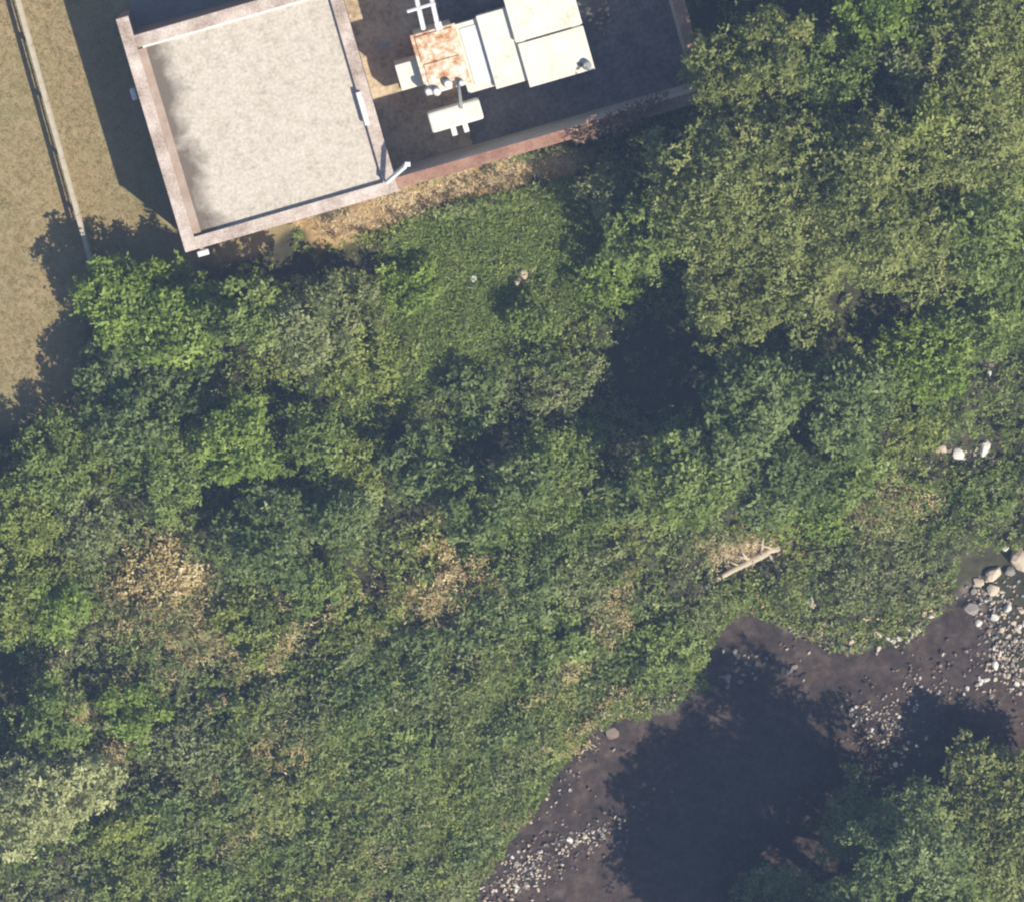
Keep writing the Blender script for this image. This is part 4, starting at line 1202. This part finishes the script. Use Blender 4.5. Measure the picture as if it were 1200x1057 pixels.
cluster("stones in the bottom riffle", 105,  # pale stones here also stand in for white ripple glints
        [(615, 1020, 50, 22, -.5, "among glint stand-ins in the middle of the riffle at the bottom edge"), (585, 1042, 36, 16, -.4, "among glint stand-ins at the lower left end of the bottom riffle"),
         (640, 995, 40, 14, -.2, "among glint stand-ins along the upper side of the bottom riffle"), (690, 980, 46, 14, -.5, "among glint stand-ins in the loose upper right trail of the bottom riffle"),
         (625, 1040, 30, 20, 0, "among glint stand-ins at the lower right of the bottom riffle")], 1.6, 3.6, ('cream', 'white', 'grey', 'white', 'cream'), 11)
cluster("stones in the mid river shallows", 46,
        [(1020, 845, 34, 30, .3, "at the left side of the mid river shallows"), (1045, 880, 26, 22, 0, "at the lower tip of the mid river shallows"),
         (1060, 830, 50, 24, -.4, "in the wide right part of the mid river shallows"), (1010, 830, 26, 16, 0, "at the top left of the mid river shallows")],
        1.6, 3.4, ('cream', 'grey', 'white', 'white', 'brown'), 12)
cluster("stones on the gravel bar", 88,
        [(1180, 770, 24, 34, .3, "in the middle of the right gravel bar"), (1188, 795, 18, 16, 0, "at the lower end of the right gravel bar"),
         (1172, 740, 26, 20, .3, "on the gravel bar just below the boulders"), (1190, 720, 18, 26, 0, "on the gravel bar at the very right edge"),
         (1150, 800, 30, 12, -.4, "in the water off the gravel bar's lower end"), (1165, 700, 26, 18, 0, "among the cream boulders on the right")],
        2.2, 5.0, ('cream', 'white', 'brown', 'grey', 'cream'), 13)
cluster("stones along the pool's top bank", 54,
        [(1000, 748, 60, 12, 0, "on the weedy bank above the middle of the pool"), (1040, 752, 40, 10, -.2, "at the water's edge right of the dark pool"),
         (925, 735, 26, 14, .3, "at the top left tip of the weedy bank by the pool"), (975, 725, 60, 20, 0, "higher up on the weedy bank above the pool"),
         (1075, 735, 34, 8, -.4, "on the bank between the pool and the boulders")], 2.4, 5.4, ('cream', 'cream', 'grey', 'white'), 14)
cluster("stones in the shaded pool", 20,
        [(890, 775, 50, 18, .1, "showing dimly in the shaded top of the pool"), (870, 790, 40, 14, 0, "under the shaded left bank of the pool")], 3.0, 6.0, ('brown', 'grey'), 15)
cluster("stones by the broken rocks", 14,
        [(1115, 528, 26, 10, 0, "beside the left broken rocks on the right bank"), (1152, 524, 20, 8, -.3, "beside the right broken rock on the right bank")], 2.0, 4.0, ('cream', 'white', 'brown'), 16)
cluster("stones on the left bank", 24,
        [(700, 835, 40, 14, -.5, "on the mud by the wet grey boulder"), (650, 895, 22, 12, -1.0, "at the water's edge below the wet grey boulder"),
         (740, 825, 30, 10, 0, "on the mud right of the wet grey boulder"), (610, 960, 18, 10, -1.0, "on the left bank above the bottom riffle")], 1.8, 3.6, ('cream', 'brown', 'grey'), 17)

# rubble heap in the yard beside the cabinet
rng = random.Random(21)
for i in range(26):
    x = 703 + rng.gauss(0, 9); y = 16 + rng.gauss(0, 18)
    if y < -8: continue
    cc = rng.choice(('cream', 'grey', 'brown'))
    rock("stone", "%s rubble stone on the yard floor right of the cream cabinet" % cc, "rubble in the yard", x, y, rng.uniform(2, 4), cc, rng, z=0.05)

# small gravel in the shallows and on the bars (uncountable)
rng = np.random.default_rng(303)
spots = [(615, 1020, 60, 30, -.5, 900), (690, 985, 60, 24, -.5, 400), (1035, 855, 46, 44, .1, 700), (1180, 765, 34, 50, .2, 1100), (1160, 700, 34, 24, 0, 350),
         (1000, 748, 80, 16, 0, 260), (1080, 800, 60, 30, -.3, 350), (890, 775, 50, 20, 0, 110), (700, 845, 50, 16, -.5, 250), (660, 930, 30, 40, -.9, 200), (1125, 528, 40, 12, 0, 150)]
for nm, mk, fr in (("brown_gravel", 'brown', .12), ("grey_gravel", 'grey', .3), ("pale_gravel", 'cream', .2)):
    Cg = []
    for cx, cy, ax, ay, sl, nn in spots:
        for q in rng.normal(0, .55, (int(nn * fr * 0.42), 2)):
            p = P(cx + q[0] * ax, cy + q[1] * ay + sl * q[0] * ax, WATER_Z)
            Cg.append((p.x, p.y))
    Cg = np.array(Cg)
    zg = np.maximum(ground_z(Cg[:, 0], Cg[:, 1]), WATER_Z - rng.uniform(-.005, .16, len(Cg)))
    ng = len(Cg)
    cube = np.array([[-1, -1, -1], [1, -1, -1], [1, 1, -1], [-1, 1, -1], [-1, -1, 1], [1, -1, 1], [1, 1, 1], [-1, 1, 1]], float)
    cube[4:, :2] *= 0.6
    fq = np.array([[0, 3, 2, 1], [4, 5, 6, 7], [0, 1, 5, 4], [1, 2, 6, 5], [2, 3, 7, 6], [3, 0, 4, 7]])
    sz = rng.uniform(.025, .075, (ng, 1, 3)) * np.array([1, 1, .6])
    an = rng.random(ng) * 6.28
    vv = (cube[None] + rng.normal(0, .22, (ng, 8, 3))) * sz
    vx = vv[..., 0] * np.cos(an)[:, None] - vv[..., 1] * np.sin(an)[:, None]
    vy = vv[..., 0] * np.sin(an)[:, None] + vv[..., 1] * np.cos(an)[:, None]
    vv = np.stack([vx, vy, vv[..., 2]], -1) + np.column_stack([Cg, zg + 0.015])[:, None]
    Qg = (fq[None] + np.arange(ng)[:, None, None] * 8).reshape(-1, 4)
    tag(link(nm, raw_mesh(nm, vv.reshape(-1, 3), Qg), ROCKS[mk]), kind="stuff")

# ------------------------------------------------------------------ driftwood log
e = empty("driftwood_log", (0, 0, 0))
tag(e, "bleached driftwood log lying among straw debris on the bank", "log")


def gp(px, py, h):
    p = P(px, py, -1.0); z = gz(p.x, p.y)
    p = P(px, py, z); return Vector((p.x, p.y, gz(p.x, p.y) + h))


bm = bmesh.new()
add_tube(bm, [gp(819, 690, .35), gp(838, 676, .42), gp(858, 664, .5), gp(874, 656, .52), gp(894, 645, .5), gp(912, 638, .45)], [.06, .10, .12, .14, .17, .12], 9)
link("trunk", bm_mesh("log_trunk", bm, True), DRIFT, e)
for a, b, r in (((876, 655), (866, 640), .07), ((890, 646), (893, 622), .05), ((880, 652), (858, 646), .06), ((898, 643), (905, 655), .06), ((866, 660), (850, 652), .04), ((905, 640), (884, 632), .05)):
    bm = bmesh.new()
    p0, p1 = gp(*a, .5), gp(*b, .62)
    add_tube(bm, [p0, p0.lerp(p1, .5) + Vector((0, 0, .12)), p1], [r, r * .8, r * .3], 6)
    link("branch", bm_mesh("log_branch", bm, True), DRIFT, e)

# ------------------------------------------------------------------ summer haze between the aeroplane and the ground
bm = bmesh.new()
add_box(bm, -430, 430, -430, 430, -4.0, 168.0)
HZ = bpy.data.materials.new("haze_air")
HZ.use_nodes = True
hn = HZ.node_tree
hn.nodes.clear()
hv = hn.nodes.new("ShaderNodeVolumePrincipled")
hv.inputs["Color"].default_value = (0.44, 0.62, 1.0, 1)
hv.inputs["Density"].default_value = 0.00054
hv.inputs["Anisotropy"].default_value = 0.0
ho = hn.nodes.new("ShaderNodeOutputMaterial")
hn.links.new(hv.outputs[0], ho.inputs["Volume"])
tag(link("haze", bm_mesh("haze", bm), HZ), kind="stuff")
